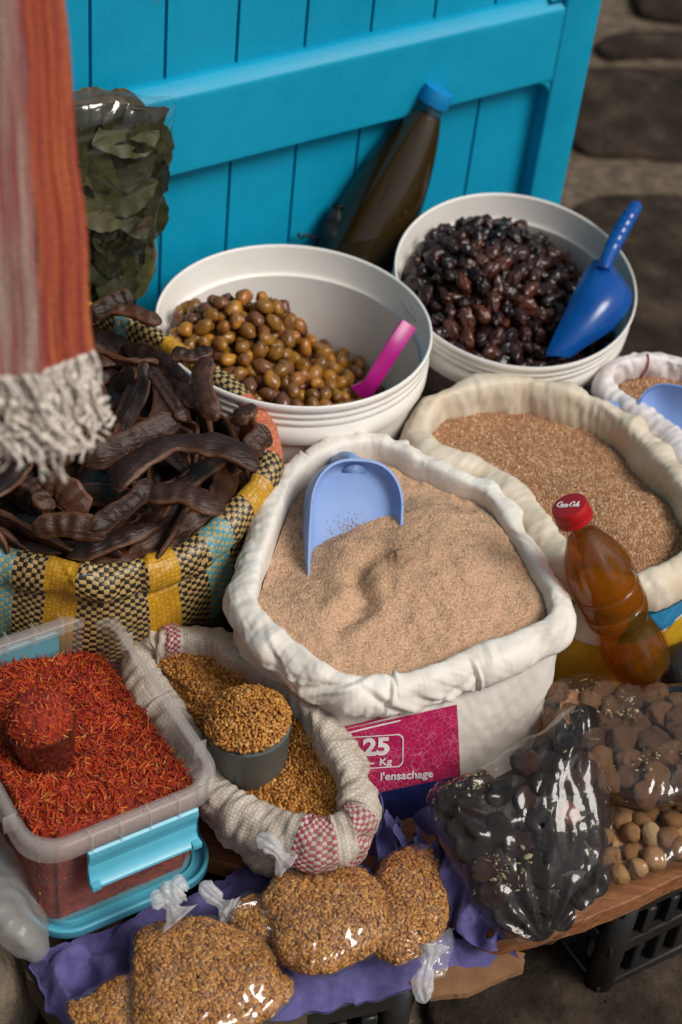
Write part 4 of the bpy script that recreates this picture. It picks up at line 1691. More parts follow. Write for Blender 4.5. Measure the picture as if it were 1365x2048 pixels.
def make_flour_scoop():
    o = P(714, 1045, 0.405)
    n = unit(unit(CAM - o) * 0.9 + np.array([0.30, -0.10, 0.10]))      # face of the scoop
    up = unit(np.array([0.10, 0.10, 1.0]) - n * (np.array([0.10, 0.10, 1.0]) @ n))
    x = np.cross(up, n)
    root = empty('scoop', o, 'pale blue plastic scoop standing upright in the semolina of the large white sack', 'scoop')
    hw, hs = 0.0435, 0.052
    # arch outline from right foot over the top to left foot
    pts = [(hw * 1.0, -0.055), (hw, -0.02), (hw * 1.0, 0.015)] + [(hw * math.cos(a) ** 0.75 if math.cos(a) > 0 else -hw * abs(math.cos(a)) ** 0.75, hs - 0.043 + 0.043 * math.sin(a) + 0.006) for a in np.linspace(0.05, math.pi - 0.05, 26)] + [(-hw, 0.015), (-hw, -0.02), (-hw, -0.055)]
    q = catmull(np.array(pts), 90, False)
    c = np.array([0, -0.012])

    def ring(scale_in, dep):
        d = q - c
        l = np.linalg.norm(d, axis=1, keepdims=True)
        p = c + d * (1 - scale_in / l)
        return o + p[:, :1] * x + p[:, 1:] * up + n * dep
    rows = [ring(0.0, -0.040), ring(-0.002, -0.02), ring(-0.004, -0.001), ring(-0.0038, 0.0), ring(-0.0012, 0.0), ring(-0.001, -0.001), ring(0.0005, -0.010), ring(0.003, -0.016), ring(0.008, -0.0185)]
    for k in (0.55, 0.25, 0.02):
        d = q - c
        p = c + d * k * 0.84
        rows.append(o + p[:, :1] * x + p[:, 1:] * up + n * (-0.0195))
    V = np.array(rows)
    b = obj('bowl', V, gridf(len(rows), 90), M['scoop'], root)
    b.data.set_sharp_from_angle(angle=math.radians(60))
    # back shell closes the rear
    rows = [ring(0.0, -0.040)]
    for k in (0.8, 0.5, 0.2, 0.02):
        p = c + (q - c) * k
        rows.append(o + p[:, :1] * x + p[:, 1:] * up + n * (-0.040 - 0.004 * (1 - k)))
    obj('back_wall', np.array(rows), gridf(len(rows), 90), M['scoop'], root)
    # handle leaves the top at the back
    h0 = o + up * 0.052 - n * 0.018
    path = catmull(np.array([h0 - up * 0.004, h0 + up * 0.006 - n * 0.012, h0 + up * 0.008 - n * 0.045, h0 - up * 0.002 - n * 0.085, h0 - up * 0.020 - n * 0.11]), 30, False)
    V, F = tube(path, np.interp(np.linspace(0, 1, 30), [0, 0.2, 0.9, 1], [0.012, 0.0095, 0.0085, 0.003]), 16, True, x)
    obj('handle', V, F, M['scoop'], root)
    for k in (-1, 1):
        V, F = box(h0 + up * 0.008 + x * 0.0055 * k - n * 0.006, (0.003, 0.022, 0.006), np.array([x, n, up]))
        bevel_mesh(V, F, 'handle_rib', M['scoop'], 0.001, root)
    # a dusting of meal left on the face
    rng = np.random.default_rng(3)
    k = 260
    xx = rng.normal(0.004, 0.014, k)
    yy = rng.normal(-0.008, 0.006, k)
    pos = o + xx[:, None] * x + yy[:, None] * up + n * (-0.0190)
    V, F, r = stamp(sphere(6, 4), pos, rand_frames(k, 6), rng.uniform(0.0003, 0.0007, (k, 1)) * np.ones((1, 3)))
    obj('flour_dust', V, F, M['semolina'], root, attrs={'rnd': r})['kind'] = 'stuff'


make_flour_scoop()


def grains(o, zf, r, scale, seed, mat, name, label, cat, parent=None, base=None, rise=0.0004, tilt=0.5):
    """loose grains covering a heap made by heap()"""
    V, F = heap(o, zf, 70, 200)
    V2 = V[:-1].reshape(-1, 3)
    p, n = scatter(V2, [gridf(V.shape[0] - 1, 200, True)], r, seed, 5)
    n = n * np.sign(n[:, 2:3])
    rng = np.random.default_rng(seed)
    nn = unit(n + rng.normal(0, tilt, n.shape))
    fr = frame_from(nn, rng.random(len(p)) * 6.283)
    sc = np.array(scale)[None] * rng.uniform(0.75, 1.25, (len(p), 1)) * rng.uniform(0.85, 1.15, (len(p), 3))
    return stamp(base or sphere(6, 5), p + n * rise, fr, sc, rng)


def make_bran_sack():
    rim = [(832, 862, .40), (850, 800, .405), (905, 765, .41), (1030, 745, .412), (1150, 770, .41), (1225, 803, .405), (1300, 868, .40), (1365, 945, .40), (1402, 1020, .40), (1395, 1095, .395), (1330, 1142, .39), (1240, 1160, .39), (1165, 1130, .392), (1105, 1060, .394), (1040, 985, .396), (960, 935, .398), (870, 905, .40)]
    s = Sack(rim, BZ + 0.002, 0.0150, 560, 13, 0.0105, bulge=0.012, base_scale=0.95, fine=0.22, pleat=0.30, fq=17, body=0.6)
    root = empty('grain_sack', (s.c[0], s.c[1], BZ), 'cream stained woven sack full of reddish bran behind the red capped bottle', 'sack')
    s.mesh_obj('sack_cloth', M['w_cream'], root)
    # blue and yellow print on its street side
    a = s.at_px(1330, 1210)
    for nm, u0, u1, f0, f1, mm in (('printed_panel', -0.02, 0.085, 0.0, 0.062, 'ink_blue'), ('printed_panel', -0.20, 0.105, 0.066, 0.16, 'ink_yellow'), ('printed_panel', -0.20, -0.075, 0.0, 0.060, 'ink_blue')):
        X_, Y_ = np.meshgrid(np.linspace(u0, u1, 40), np.linspace(f0, f1, 16))
        vv = np.minimum(a[1] + 0.006 + Y_, s.v[-1] - 0.001)
        sl = Y_ * 0.25
        obj(nm, s.on(a[0] + (X_ - sl) * (1 if s.flip else 1), vv, 0.0012), gridf(16, 40), M[mm], root)
    o = s.inner_outline(0.030, 0.0135)

    def zf(xy, t):
        q = P3(xy[..., 0], xy[..., 1])
        z = gauss(xy, P(1120, 950, .40), (0.075, 0.05), 0.010) + gauss(xy, P(1260, 1030, .40), (0.05, 0.05), 0.012) + gauss(xy, P(1000, 860, .40), (0.06, 0.04), 0.004)
        a_, b_ = P(1010, 880, .40)[:2], P(1330, 950, .40)[:2]
        d = b_ - a_
        nrm = np.array([-d[1], d[0]]) / np.linalg.norm(d)
        sd_ = (xy - a_) @ nrm
        z = z - 0.011 / (1 + np.exp(-(sd_ - 0.004) / 0.006)) + 0.0025 * fbm(q, 26, 3, 8)
        return z
    V, F = heap(o, zf, 90, 240)
    bed = (V.reshape(-1, 3), [F])
    G, GF, r = grains(o, zf, 0.0021, (0.0016, 0.0011, 0.0006), 5, M['bran'], '', '', '')
    ob = tag(obj('bran', V, F, M['bran_bed']), 'reddish brown bran heaped in the cream stained sack', 'bran', kind='stuff')
    obj('loose_bran', G, GF, M['bran'], ob, False, attrs={'rnd': r})['kind'] = 'stuff'


def make_edge_sack():
    rim = [(1212, 752, .40), (1240, 715, .41), (1300, 700, .415), (1370, 708, .415), (1450, 745, .41), (1520, 820, .40), (1530, 900, .395), (1470, 960, .39), (1400, 925, .395), (1330, 850, .40), (1260, 800, .40)]
    s = Sack(rim, BZ + 0.002, 0.0125, 340, 23, 0.0090, base_scale=0.95, bulge=0.008, fine=0.3, pleat=0.35, fq=20)
    root = empty('grain_sack', (s.c[0], s.c[1], BZ), 'pinkish white woven sack of coarse brown grain at the right edge of the photo', 'sack')
    s.mesh_obj('sack_cloth', M['w_pinkish'], root)
    # thin red seam thread
    a = s.at_px(1285, 712)
    vv = np.linspace(0.0, a[1], 60)
    pth = s.on(a[0] + 0.006 * np.sin(np.linspace(0, 5, 60)), vv, 0.0012)
    V, F = tube(pth, 0.0009, 6)
    obj('seam_thread', V, F, M['cap_red'], root)
    o = s.inner_outline(0.030, 0.011)

    def zf(xy, t):
        return 0.012 * (1 - t ** 2) + 0.003 * fbm(P3(xy[..., 0], xy[..., 1]), 26, 2, 3) + gauss(xy, P(1370, 880, .4), (0.03, 0.03), 0.012)
    V, F = heap(o, zf, 60, 160)
    G, GF, r = grains(o, zf, 0.0028, (0.0020, 0.0013, 0.0009), 15, M['bran'], '', '', '')
    ob = tag(obj('coarse_grain', V, F, M['bran_bed']), 'coarse brown grain in the pinkish white sack at the right edge', 'grain', kind='stuff')
    obj('loose_grain', G, GF, M['bran'], ob, False, attrs={'rnd': r})['kind'] = 'stuff'
    # its scoop
    root = empty('scoop', P(1365, 830, .40), 'pale blue plastic scoop lying in the sack at the right edge of the photo', 'scoop')
    c = P(1372, 830, .41)
    n = unit(np.array([-0.35, -0.62, 0.7]))
    fr = frame_from(n)
    a = unit(np.array([0.9, -0.3, 0.25]))
    a = unit(a - n * (a @ n))
    b = np.cross(n, a)
    rows = []
    for t in np.linspace(0, 1, 24):
        w_ = 0.036 * (1 - 0.25 * t) * math.sqrt(max(0.0, 1 - (1 - min(1, t * 3.2)) ** 2)) if t < 0.32 else 0.036 * (1 - 0.25 * t)
        th = np.linspace(-1.45, 1.45, 22)
        rows.append(c + a * (-0.055 + 0.11 * t) + b * np.sin(th)[:, None] * max(w_, 0.001) - n * (np.cos(th)[:, None] * max(w_, 0.001) * 0.8))
    V = np.array(rows)
    nr = unit(np.cross(np.gradient(V, axis=0), np.gradient(V, axis=1)))
    A = np.concatenate([V.reshape(-1, 3), (V + nr * 0.0022).reshape(-1, 3)])
    k = 24 * 22
    f = gridf(24, 22)
    ed = list(range(22)) + [i * 22 + 21 for i in range(1, 24)] + [23 * 22 + j for j in range(20, -1, -1)] + [i * 22 for i in range(22, 0, -1)]
    E_ = np.array([[ed[i], ed[(i + 1) % len(ed)], ed[(i + 1) % len(ed)] + k, ed[i] + k] for i in range(len(ed))])
    obj('bowl', A, np.concatenate([f, f[:, ::-1] + k, E_]), M['scoop'], root)
    V, F = tube(catmull(np.array([c - a * 0.05 - n * 0.02, c - a * 0.075 - n * 0.01, c - a * 0.12]), 16, False), 0.0075, 12)
    obj('handle', V, F, M['scoop'], root)


make_bran_sack()
make_edge_sack()


# ------------------------------------------------------------------ checked sack of carob pods
CAROB_RIM = [(0, 1098, .40), (100, 1122, .40), (200, 1142, .40), (300, 1124, .40), (400, 1078, .405), (480, 1012, .412), (530, 950, .422), (542, 880, .432), (512, 812, .442), (450, 750, .452), (390, 702, .458), (330, 662, .462), (265, 628, .464), (180, 604, .464), (60, 606, .462), (-70, 650, .455), (-170, 760, .445), (-225, 890, .43), (-200, 1010, .415), (-110, 1080, .405)]


def make_carob():
    # stripe layout read round the rim: name, pixel where it ends going from the front left anticlockwise
    s = Sack(CAROB_RIM, BZ + 0.002, 0.0125, 360, 33, 0.0045, bulge=0.022, base_scale=0.93, shift=(-0.005, 0.02))
    Y, K, B, O, T = (0.56, 0.30, 0.016), (0.010, 0.009, 0.010), (0.055, 0.27, 0.36), (0.56, 0.11, 0.045), (0.42, 0.28, 0.10)
    q = Qv(s.rim)

    def uat(px, py):
        return s.u[int(np.argmin(((q - np.array([px, py])) ** 2).sum(-1)))]
    marks = [((25, 1103), 'K'), ((72, 1116), 'Y'), ((142, 1134), 'K'), ((280, 1130), 'Y'), ((338, 1110), 'K'), ((398, 1080), 'B'), ((440, 1048), 'K'), ((484, 1010), 'Y'), ((527, 955), 'K'), ((541, 925), 'O'),
             ((495, 795), 'K'), ((425, 730), 'Y'), ((345, 672), 'K'), ((290, 640), 'B'), ((262, 627), 'K'), ((190, 606), 'Y'), ((120, 606), 'K'), ((-80, 655), 'O'), ((-200, 800), 'K'), ((-222, 930), 'Y'), ((-180, 1030), 'K'), ((-50, 1092), 'B')]
    st = sorted([(uat(*p) * 0.25, k) for p, k in marks])
    first = st[-1][1]
    warp = {'K': K, 'Y': Y, 'B': B, 'O': O}
    weft = {'K': T, 'Y': (0.50, 0.25, 0.012), 'B': (0.36, 0.30, 0.12), 'O': (0.50, 0.20, 0.10)}
    s1 = [(0.0, warp[first])] + [(u, warp[k]) for u, k in st if u > 0]
    s2 = [(0.0, weft[first])] + [(u, weft[k]) for u, k in st if u > 0]
    mm = weave_mat('checked_woven_cloth', Y, (0.10, 0.06, 0.03), 0.0047, (s1, s2), 0.42, 0.22, 0.30)
    root = empty('checked_sack', (s.c[0], s.c[1], BZ), 'black and yellow checked woven sack with blue and orange bands, heaped with carob pods', 'sack')
    s.mesh_obj('sack_cloth', mm, root)
    c = s.c
    o = s.inner_outline(0.0, 0.004)

    def top(xy):
        d = (xy - c[:2]) / np.array([0.19, 0.20])
        rr = np.sqrt((d ** 2).sum(-1))
        # height of the heap: follows the tilted rim, dips to the front, crowned in the middle
        return 0.436 + 0.115 * np.clip(xy[..., 1] - c[1], -0.2, 0.25) * 1.15 + 0.034 * np.clip(1 - rr ** 2, -0.6, 1) - 0.030
    V, F = heap(np.c_[o[:, :2], 0 * o[:, 0]], lambda xy, t: top(xy) - 0.026 + 0.006 * noise(P3(xy[..., 0], xy[..., 1]), 30, 3), 60)

    def pod(k, L=0.115, broken=False):
        n, m_ = 44, 28
        t = np.linspace(0, 1, n)
        cv = [0.35, 0.75, -0.5, 1.0, 0.2, 0.6, 0.9][k % 7]
        a = (t - 0.5) * cv * 0.95
        ds = L / (n - 1)
        x = np.cumsum(np.cos(a)) * ds
        y = np.cumsum(np.sin(a)) * ds
        spine = np.c_[x - x.mean(), y - y.mean(), 0.003 * np.sin(t * 5 + k) * (k % 3)]
        tt = unit(np.gradient(spine, axis=0))
        b = np.array([0, 0, 1.0])
        nn = np.cross(b, tt)
        th = np.linspace(0, 2 * math.pi, m_, endpoint=False)
        end = np.clip(np.minimum(t / 0.20, (1 - t) / (0.02 if broken else 0.24)), 0, 1) ** 0.75
        W = (0.0124 + 0.0016 * noise(np.c_[t * 4, 0 * t + k, 0 * t], 1, k)) * (0.20 + 0.80 * end)
        W[:2] *= 0.75
        H = (0.0042 + 0.0005 * np.sin(t * 34 + k) * end) * (0.30 + 0.70 * end)
        ct, sn = np.cos(th), np.sin(th)
        prof_w = np.sign(ct) * np.abs(ct) ** 0.8
        ax_ = np.abs(prof_w)
        prof_h = np.sign(sn) * ((1 - ax_ ** 2.6) * 0.95 + 0.40 * np.exp(-((ax_ - 0.88) / 0.08) ** 2) * (1 - ax_ ** 12))        # a seam along both edges
        Vp = spine[:, None] + nn[:, None] * (W[:, None] * prof_w)[..., None] + b * (H[:, None] * prof_h * 1.25)[..., None]
        Vp = Vp + b * (0.0014 * noise(Vp, 60, k) + 0.0009 * crumple(Vp, 70, k))[..., None] + nn[:, None] * (0.0008 * noise(Vp, 130, k + 9))[..., None]
        F_ = [gridf(n, m_, True), np.array([[0, i + 1, i] for i in range(1, m_ - 1)])]
        e = (n - 1) * m_
        capf = np.array([[e, e + i, e + i + 1] for i in range(1, m_ - 1)])
        me = mesh('carob_pod', Vp.reshape(-1, 3), F_ + [capf], M['carob'], attrs={'seam': np.tile(np.exp(-((ax_ - 0.93) / 0.09) ** 2), n)})
        fl = None
        if broken:
            ring = Vp[-1]
            cc = ring.mean(0)
            rr = np.array([cc + (ring - cc) * 1.02 + tt[-1] * 0.0004, cc + (ring - cc) * 0.75 + tt[-1] * 0.003, cc + (ring - cc) * 0.3 + tt[-1] * 0.001, cc + (ring - cc) * 0.02 + tt[-1] * 0.002])
            fl = mesh('broken_end', rr.reshape(-1, 3), gridf(4, m_, True), M['carob_flesh'])
        return me, fl
    vs = [pod(k, [0.115, 0.135, 0.10, 0.125, 0.09, 0.12, 0.105][k])[0] for k in range(7)]
    vb = [pod(k, 0.070, True) for k in (0, 1, 4)]
    G = 'carob pods in the checked sack'
    rng = np.random.default_rng(8)
    th = rng.random(9000) * 6.2832
    rr_ = np.sqrt(rng.random(9000))
    jj = (th / 6.2832 * len(o)).astype(int)
    xy = c[:2] + (o[jj, :2] - c[:2]) * (rr_ * 0.88)[:, None]
    n_done = 0
    for layer, (r, dz, cap) in enumerate(((0.030, -0.016, 120), (0.0335, -0.003, 110))):
        p3 = np.c_[xy, 0 * xy[:, 0]]
        kp = poisson(p3 + layer * 0.007, r)[:cap]
        for i in kp:
            p = np.array([*xy[i], float(top(xy[i])) + dz + rng.normal(0, 0.004)])
            e = 0.01
            gx = (top(xy[i] + [e, 0]) - top(xy[i] - [e, 0])) / (2 * e)
            gy = (top(xy[i] + [0, e]) - top(xy[i] - [0, e])) / (2 * e)
            nrm = unit(np.array([-gx, -gy, 1]) + rng.normal(0, 0.33, 3))
            edge = rr_[i] * 0.88
            # along the rim pods lie with the wall instead of poking through it
            ang = rng.random() * 6.283
            fr = frame_from(nrm, ang)
            if edge > 0.60:
                rad = unit(np.array([*(xy[i] - c[:2]), 0]))
                tang = np.cross([0, 0, 1.0], rad)
                tang = unit(tang + rad * rng.normal(0, 0.22) + np.array([0, 0, rng.normal(0, 0.15)]))
                nrm = unit(nrm - tang * (nrm @ tang))
                fr = np.array([tang, np.cross(nrm, tang), nrm])
                if rng.random() < 0.55:
                    fr = np.array([tang, -nrm, np.cross(nrm, tang) * 1.0])
            elif rng.random() < 0.35:
                fr = np.array([fr[0], -fr[2], fr[1]])
            ra = rng.normal(0, 0.42)
            fr = np.array([fr[0], fr[1] * math.cos(ra) + fr[2] * math.sin(ra), fr[2] * math.cos(ra) - fr[1] * math.sin(ra)])
            br = rng.random() < 0.16
            sc = rng.uniform(0.82, 1.15)
            if br:
                me, fl = vb[rng.integers(3)]
                po = put('carob_pod', me, p, fr, np.ones(3) * sc, 'snapped dark brown carob pod with a pale broken end in the checked sack', 'carob pod', G)
                ch = link('broken_end', fl, po)
            else:
                put('carob_pod', vs[rng.integers(7)], p, fr, np.ones(3) * sc, 'curved dark brown carob pod lying in the checked sack', 'carob pod', G)
            n_done += 1

    # a few that stand out in the photo
    def hero(pxs, lift, wide, label, seed, flat=0.5, roll=None):
        path = np.array([np.array([*P(x, y, zz)]) for x, y, zz in pxs])
        sp = catmull(path, 50, False)
        n, m_ = 50, 28
        t = np.linspace(0, 1, n)
        tt = unit(np.gradient(sp, axis=0))
        vw = unit(CAM - sp)
        b = unit(vw * flat + np.array([0.1, -0.2, 1.0]) * (1 - flat))
        b = unit(b - tt * (b * tt).sum(-1, keepdims=True))
        nn = np.cross(b, tt)
        ra = (0.5 if seed % 2 else -0.4) if roll is None else roll
        b, nn = b * math.cos(ra) + nn * math.sin(ra), nn * math.cos(ra) - b * math.sin(ra)
        th_ = np.linspace(0, 2 * math.pi, m_, endpoint=False)
        end = np.clip(np.minimum(t / 0.16, (1 - t) / 0.18), 0, 1) ** 0.75
        W = wide * 1.12 * (1 + 0.20 * noise(np.c_[t * 6, 0 * t + seed, 0 * t], 1, seed)) * (0.22 + 0.78 * end)
        H = (0.0048 + 0.0006 * np.sin(t * 34 + seed) * end) * (0.3 + 0.7 * end)
        ct, sn = np.cos(th_), np.sin(th_)
        Vp = sp[:, None] + nn[:, None] * (W[:, None] * np.sign(ct) * np.abs(ct) ** 0.8)[..., None] + b[:, None] * (H[:, None] * np.sign(sn) * ((1 - np.abs(ct) ** 2.08) * 0.95 + 0.40 * np.exp(-((np.abs(ct) ** 0.8 - 0.88) / 0.08) ** 2) * (1 - np.abs(ct) ** 9.6)) * 1.3)[..., None]
        Vp = Vp + b[:, None] * (0.0014 * noise(Vp, 55, seed) + 0.0009 * crumple(Vp, 70, seed))[..., None] + nn[:, None] * (0.0010 * noise(Vp, 120, seed + 9))[..., None]
        e = (n - 1) * m_
        F_ = [gridf(n, m_, True), np.array([[0, i + 1, i] for i in range(1, m_ - 1)] + [[e, e + i, e + i + 1] for i in range(1, m_ - 1)])]
        tag(obj('carob_pod', Vp, F_, M['carob'], attrs={'seam': np.tile(np.exp(-((np.abs(ct) ** 0.8 - 0.93) / 0.09) ** 2), n)}), label, 'carob pod', G)
    hero([(230, 985, .452), (262, 935, .462), (330, 893, .470), (410, 888, .474), (475, 905, .472), (512, 940, .466)], 0, 0.0125, 'largest carob pod, arched right across the front of the checked sack', 1)
    hero([(165, 925, .462), (235, 895, .47), (300, 862, .476), (360, 838, .478)], 0, 0.0115, 'long carob pod lying straight behind the largest arched one', 2)
    hero([(290, 992, .452), (350, 985, .458), (400, 1000, .456), (450, 1022, .447)], 0, 0.0120, 'thick carob pod lying level below the largest arched one', 3)
    hero([(180, 1062, .446), (225, 1030, .452), (270, 1000, .456), (303, 960, .460)], 0, 0.0085, 'thin carob pod with a sharp raised tip near the front of the sack', 4)
    hero([(300, 735, .482), (325, 775, .486), (352, 815, .486), (372, 842, .482)], 0, 0.0065, 'carob pod seen edge on leaning at the middle of the heap', 5, 0.1)
    hero([(412, 715, .492), (405, 760, .490), (412, 800, .486), (435, 840, .478)], 0, 0.0105, 'carob pod standing on end at the back right of the heap', 6)
    hero([(180, 622, .482), (230, 617, .486), (285, 630, .486), (322, 648, .482)], 0, 0.0085, 'carob pod hanging over the back rim by the bay leaf bag', 7)
    hero([(172, 633, .484), (210, 615, .49), (245, 598, .494), (268, 590, .496)], 0, 0.0080, 'straight carob pod at the very back under the bay leaf bag', 8)
    hero([(475, 850, .462), (488, 830, .464), (505, 812, .464)], 0, 0.0090, 'short carob pod stub against the orange band of the sack', 9)
    hero([(500, 905, .458), (518, 880, .462), (538, 862, .464)], 0, 0.0095, 'carob pod tip poking over the orange band of the sack', 10)
    hero([(345, 705, .488), (385, 712, .49), (425, 700, .492)], 0, 0.0090, 'carob pod lying over the yellow band at the back rim', 11)
    hero([(65, 1062, .438), (110, 1050, .444), (160, 1052, .446), (215, 1066, .442)], 0, 0.0105, 'carob pod lying flat by the front rim of the checked sack', 12)
    hero([(60, 700 + 260, .452), (85, 985, .456), (95, 1020, .452)], 0, 0.0105, 'short stubby carob pod below the scarf fringe', 13)
    hero([(80, 965, .462), (120, 972, .464), (150, 1000, .460), (170, 1030, .452)], 0, 0.0115, 'blunt carob pod curving down below the scarf fringe', 14)
    tag(obj('carob_heap', V, F, M['carob']), 'deeper carob pods filling the checked sack below the top layer', 'carob pods', kind='stuff')


make_carob()


# ------------------------------------------------------------------ bags
def pillow(outline, n, hf, hb, rows=26, cols=150, p=2.3, seed=1, wr=0.002, ws=30, sag=None):
    """closed cushion on a 3D outline: bulges hf along n and hb against it"""
    o = resample(outline, cols)
    c = o.mean(0)
    n = unit(n)
    up = []
    t = np.sin(np.linspace(0.03, math.pi / 2, rows))
    for sg, h in ((1, hf), (-1, hb)):
        r = []
        for k in t:
            r.append(c + (o - c) * k + n * (sg * h * (1 - k ** p) ** (1 / p)))
        up.append(np.array(r))
    G = np.concatenate([up[0], up[1][::-1][1:]])
    dv = np.gradient(G, axis=0)
    du = np.roll(G, -1, 1) - np.roll(G, 1, 1)
    nn = unit(np.cross(du, dv))
    mid = nn[rows // 2]
    if (mid @ n).mean() < 0:
        nn = -nn
    if wr:
        d = wr * (1.1 * crumple(G, ws * 0.55, seed) + 0.7 * noise(G, ws * 0.5, seed + 1) + 0.35 * crumple(G, ws * 1.6, seed + 2))
        G = G + nn * d[..., None]
    return G, gridf(G.shape[0], cols, True), nn


def inset(G, nn, d):
    return G - nn * d


SEED_BASE = sphere(8, 6, 0.62)


def seeds_on(V, F, r, seed, facing=True, jit=0.35, over=6):
    p, n = scatter(V, F, r, seed, over, (lambda c, m_: seen(c, m_, -0.35)) if facing else None)
    rng = np.random.default_rng(seed)
    nn = unit(n + rng.normal(0, jit, n.shape))
    fr = frame_from(nn, rng.random(len(p)) * 6.283)
    sc = np.array([0.0026, 0.0016, 0.0012])[None] * rng.uniform(0.80, 1.15, (len(p), 3))
    return stamp(SEED_BASE, p + n * rng.normal(0, 0.0007, (len(p), 1)), fr, sc, rng)


def tie(p0, d, L, root, seed, rad=0.006):
    """gathered neck, tight twist and a folded knot of film"""
    d = unit(d)
    a = unit(np.cross(d, [0.2, 0.3, 1]))
    b = np.cross(d, a)
    t = np.linspace(0, 1, 34)
    rr = np.interp(t, [0, 0.12, 0.25, 0.34, 0.42, 0.60, 0.82, 0.95, 1.0], [2.1, 1.3, 0.75, 0.62, 0.95, 1.25, 1.15, 0.7, 0.08]) * rad
    path = p0 + d * (t * L)[:, None] + a * (0.10 * L * np.sin(t * 3.0 + seed))[:, None] + b * (0.07 * L * np.sin(t * 4.5 + seed * 2))[:, None]
    V, F = tube(path, rr, 36, True, a)
    th = np.tile(np.linspace(0, 2 * math.pi, 36, endpoint=False), 34)
    tt = np.repeat(t, 36)
    ctr = np.repeat(path, 36, 0)
    V = ctr + (V - ctr) * (1 + 0.16 * np.sin(th * 7 + tt * 5 + seed) + 0.20 * noise(V, 260, seed))[:, None]
    obj('knot', V, F, M['knot'], root)


def seed_bag(px, z0, hf, hb, label, seed, n=(0.05, -0.25, 1.0), tz=0.0, knots=()):
    out = np.array([P(x, y, z0 + tz * (1950 - y) / 300) for x, y in px])
    n = unit(np.array(n))
    G, F, nn = pillow(out, n, hf, hb, 30, 190, 2.3, seed, 0.0036, 34)
    c = out.mean(0)
    root = empty('seed_bag', (c[0], c[1], z0 - hb), label, 'bag', 'clear bags of fenugreek seed on the egg tray')
    # slack film stands off the seed and is drawn in to pleats at the neck
    Gf = G + nn * 0.0012
    for kp, kd, kl, kr in knots[:1]:
        dv = Gf - kp
        dd = np.linalg.norm(dv, axis=-1)
        e1 = unit(np.cross(kd, n))
        an = np.arctan2(dv @ e1, -(dv @ kd))
        Gf = Gf + nn * (0.0030 * np.sin(an * 13 + seed) * np.exp(-(dd / 0.042) ** 2))[..., None]
        Gf = Gf - dv * (0.72 * np.exp(-(dd / 0.017) ** 2))[..., None]
    obj('film', Gf, F, M['film_seed'], root)
    for kp, kd, kl, kr in knots:
        tie(kp, kd, kl, root, seed, kr)
    I = inset(G, nn, 0.0034)
    V, Fs, r = seeds_on(I.reshape(-1, 3), [F], 0.0022, seed, True, 0.14)
    core = inset(G, nn, 0.0042)
    ob = tag(obj('fenugreek_seed', core, F, M['seed_bed']), 'fenugreek seed filling the ' + label.split(',')[0], 'seeds', kind='stuff')
    obj('loose_seed', V, Fs, M['seed'], ob, True, attrs={'rnd': r})['kind'] = 'stuff'
    return root


def imgdir(px0, px1, p, z=0.0):
    """direction in space of an image arrow at depth of p, kept in the plane facing the street viewer, tipped by z"""
    d = np.linalg.norm(p - CAM)
    return unit(PD(px1[0], px1[1], d) - PD(px0[0], px0[1], d) + np.array([0, 0, z]) * 0.02)


def make_seed_bags():
    kA = P(362, 1838, .268)
    seed_bag([(256, 1925), (262, 1875), (300, 1842), (360, 1832), (430, 1842), (505, 1868), (555, 1925), (592, 1965), (565, 2015), (470, 2075), (350, 2120), (258, 2110)], 0.236, 0.023, 0.024,
             'plump clear bag of fenugreek seed at the near tray corner, biggest bag', 41, knots=[(kA, imgdir((362, 1830), (338, 1750), kA), 0.034, 0.0085), (P(338, 1790, .285), imgdir((338, 1790), (305, 1800), kA), 0.016, 0.006), (P(350, 1785, .285), imgdir((350, 1785), (368, 1765), kA), 0.014, 0.006)])
    kB = P(580, 1722, .282)
    seed_bag([(525, 1800), (540, 1755), (585, 1722), (650, 1715), (715, 1735), (765, 1775), (788, 1830), (778, 1875), (720, 1915), (660, 1950), (600, 1955), (550, 1905)], 0.248, 0.025, 0.028,
             'clear bag of fenugreek seed in the middle, knot touching the red striped sack', 42, knots=[(kB, imgdir((578, 1738), (520, 1695), kB), 0.036, 0.0062)])
    kC = P(850, 1895, .235)
    seed_bag([(757, 1735), (790, 1705), (850, 1690), (870, 1700), (888, 1760), (902, 1830), (893, 1870), (868, 1895), (815, 1925), (768, 1918), (735, 1890), (745, 1800)], 0.232, 0.022, 0.022,
             'clear bag of fenugreek seed at the right end, knot hanging over the tray edge', 43, knots=[(kC, imgdir((845, 1890), (855, 1985), kC), 0.047, 0.0070)])
    kD = P(462, 1822, .248)
    seed_bag([(452, 1830), (475, 1805), (510, 1793), (548, 1800), (570, 1850), (560, 1900), (520, 1900), (475, 1868)], 0.230, 0.018, 0.018,
             'small half hidden bag of fenugreek seed wedged behind two fuller bags', 44, knots=[(kD, imgdir((470, 1820), (412, 1775), kD), 0.036, 0.0060)])
    seed_bag([(128, 2010), (165, 1988), (250, 1948), (330, 1960), (330, 2080), (250, 2120), (170, 2080)], 0.222, 0.013, 0.010,
             'flat bag of fenugreek seed with a pointed corner at the bottom left', 45)
    # loose film beside the hanging knot
    root = empty('plastic_scrap', P(880, 1900, .22), 'loose tail of clear film spread at the right bag knot', 'plastic film')
    G, F, nn = pillow(np.array([P(832, 1905, .232), P(870, 1880, .235), (P(905, 1850, .236)), P(903, 1900, .222), P(893, 1945, .214), P(862, 1955, .214), P(845, 1935, .222)]), (0.1, -0.6, 0.8), 0.004, 0.003, 16, 90, 2.3, 46, 0.003, 60)
    obj('film', G, F, M['film_dull'], root)


make_seed_bags()


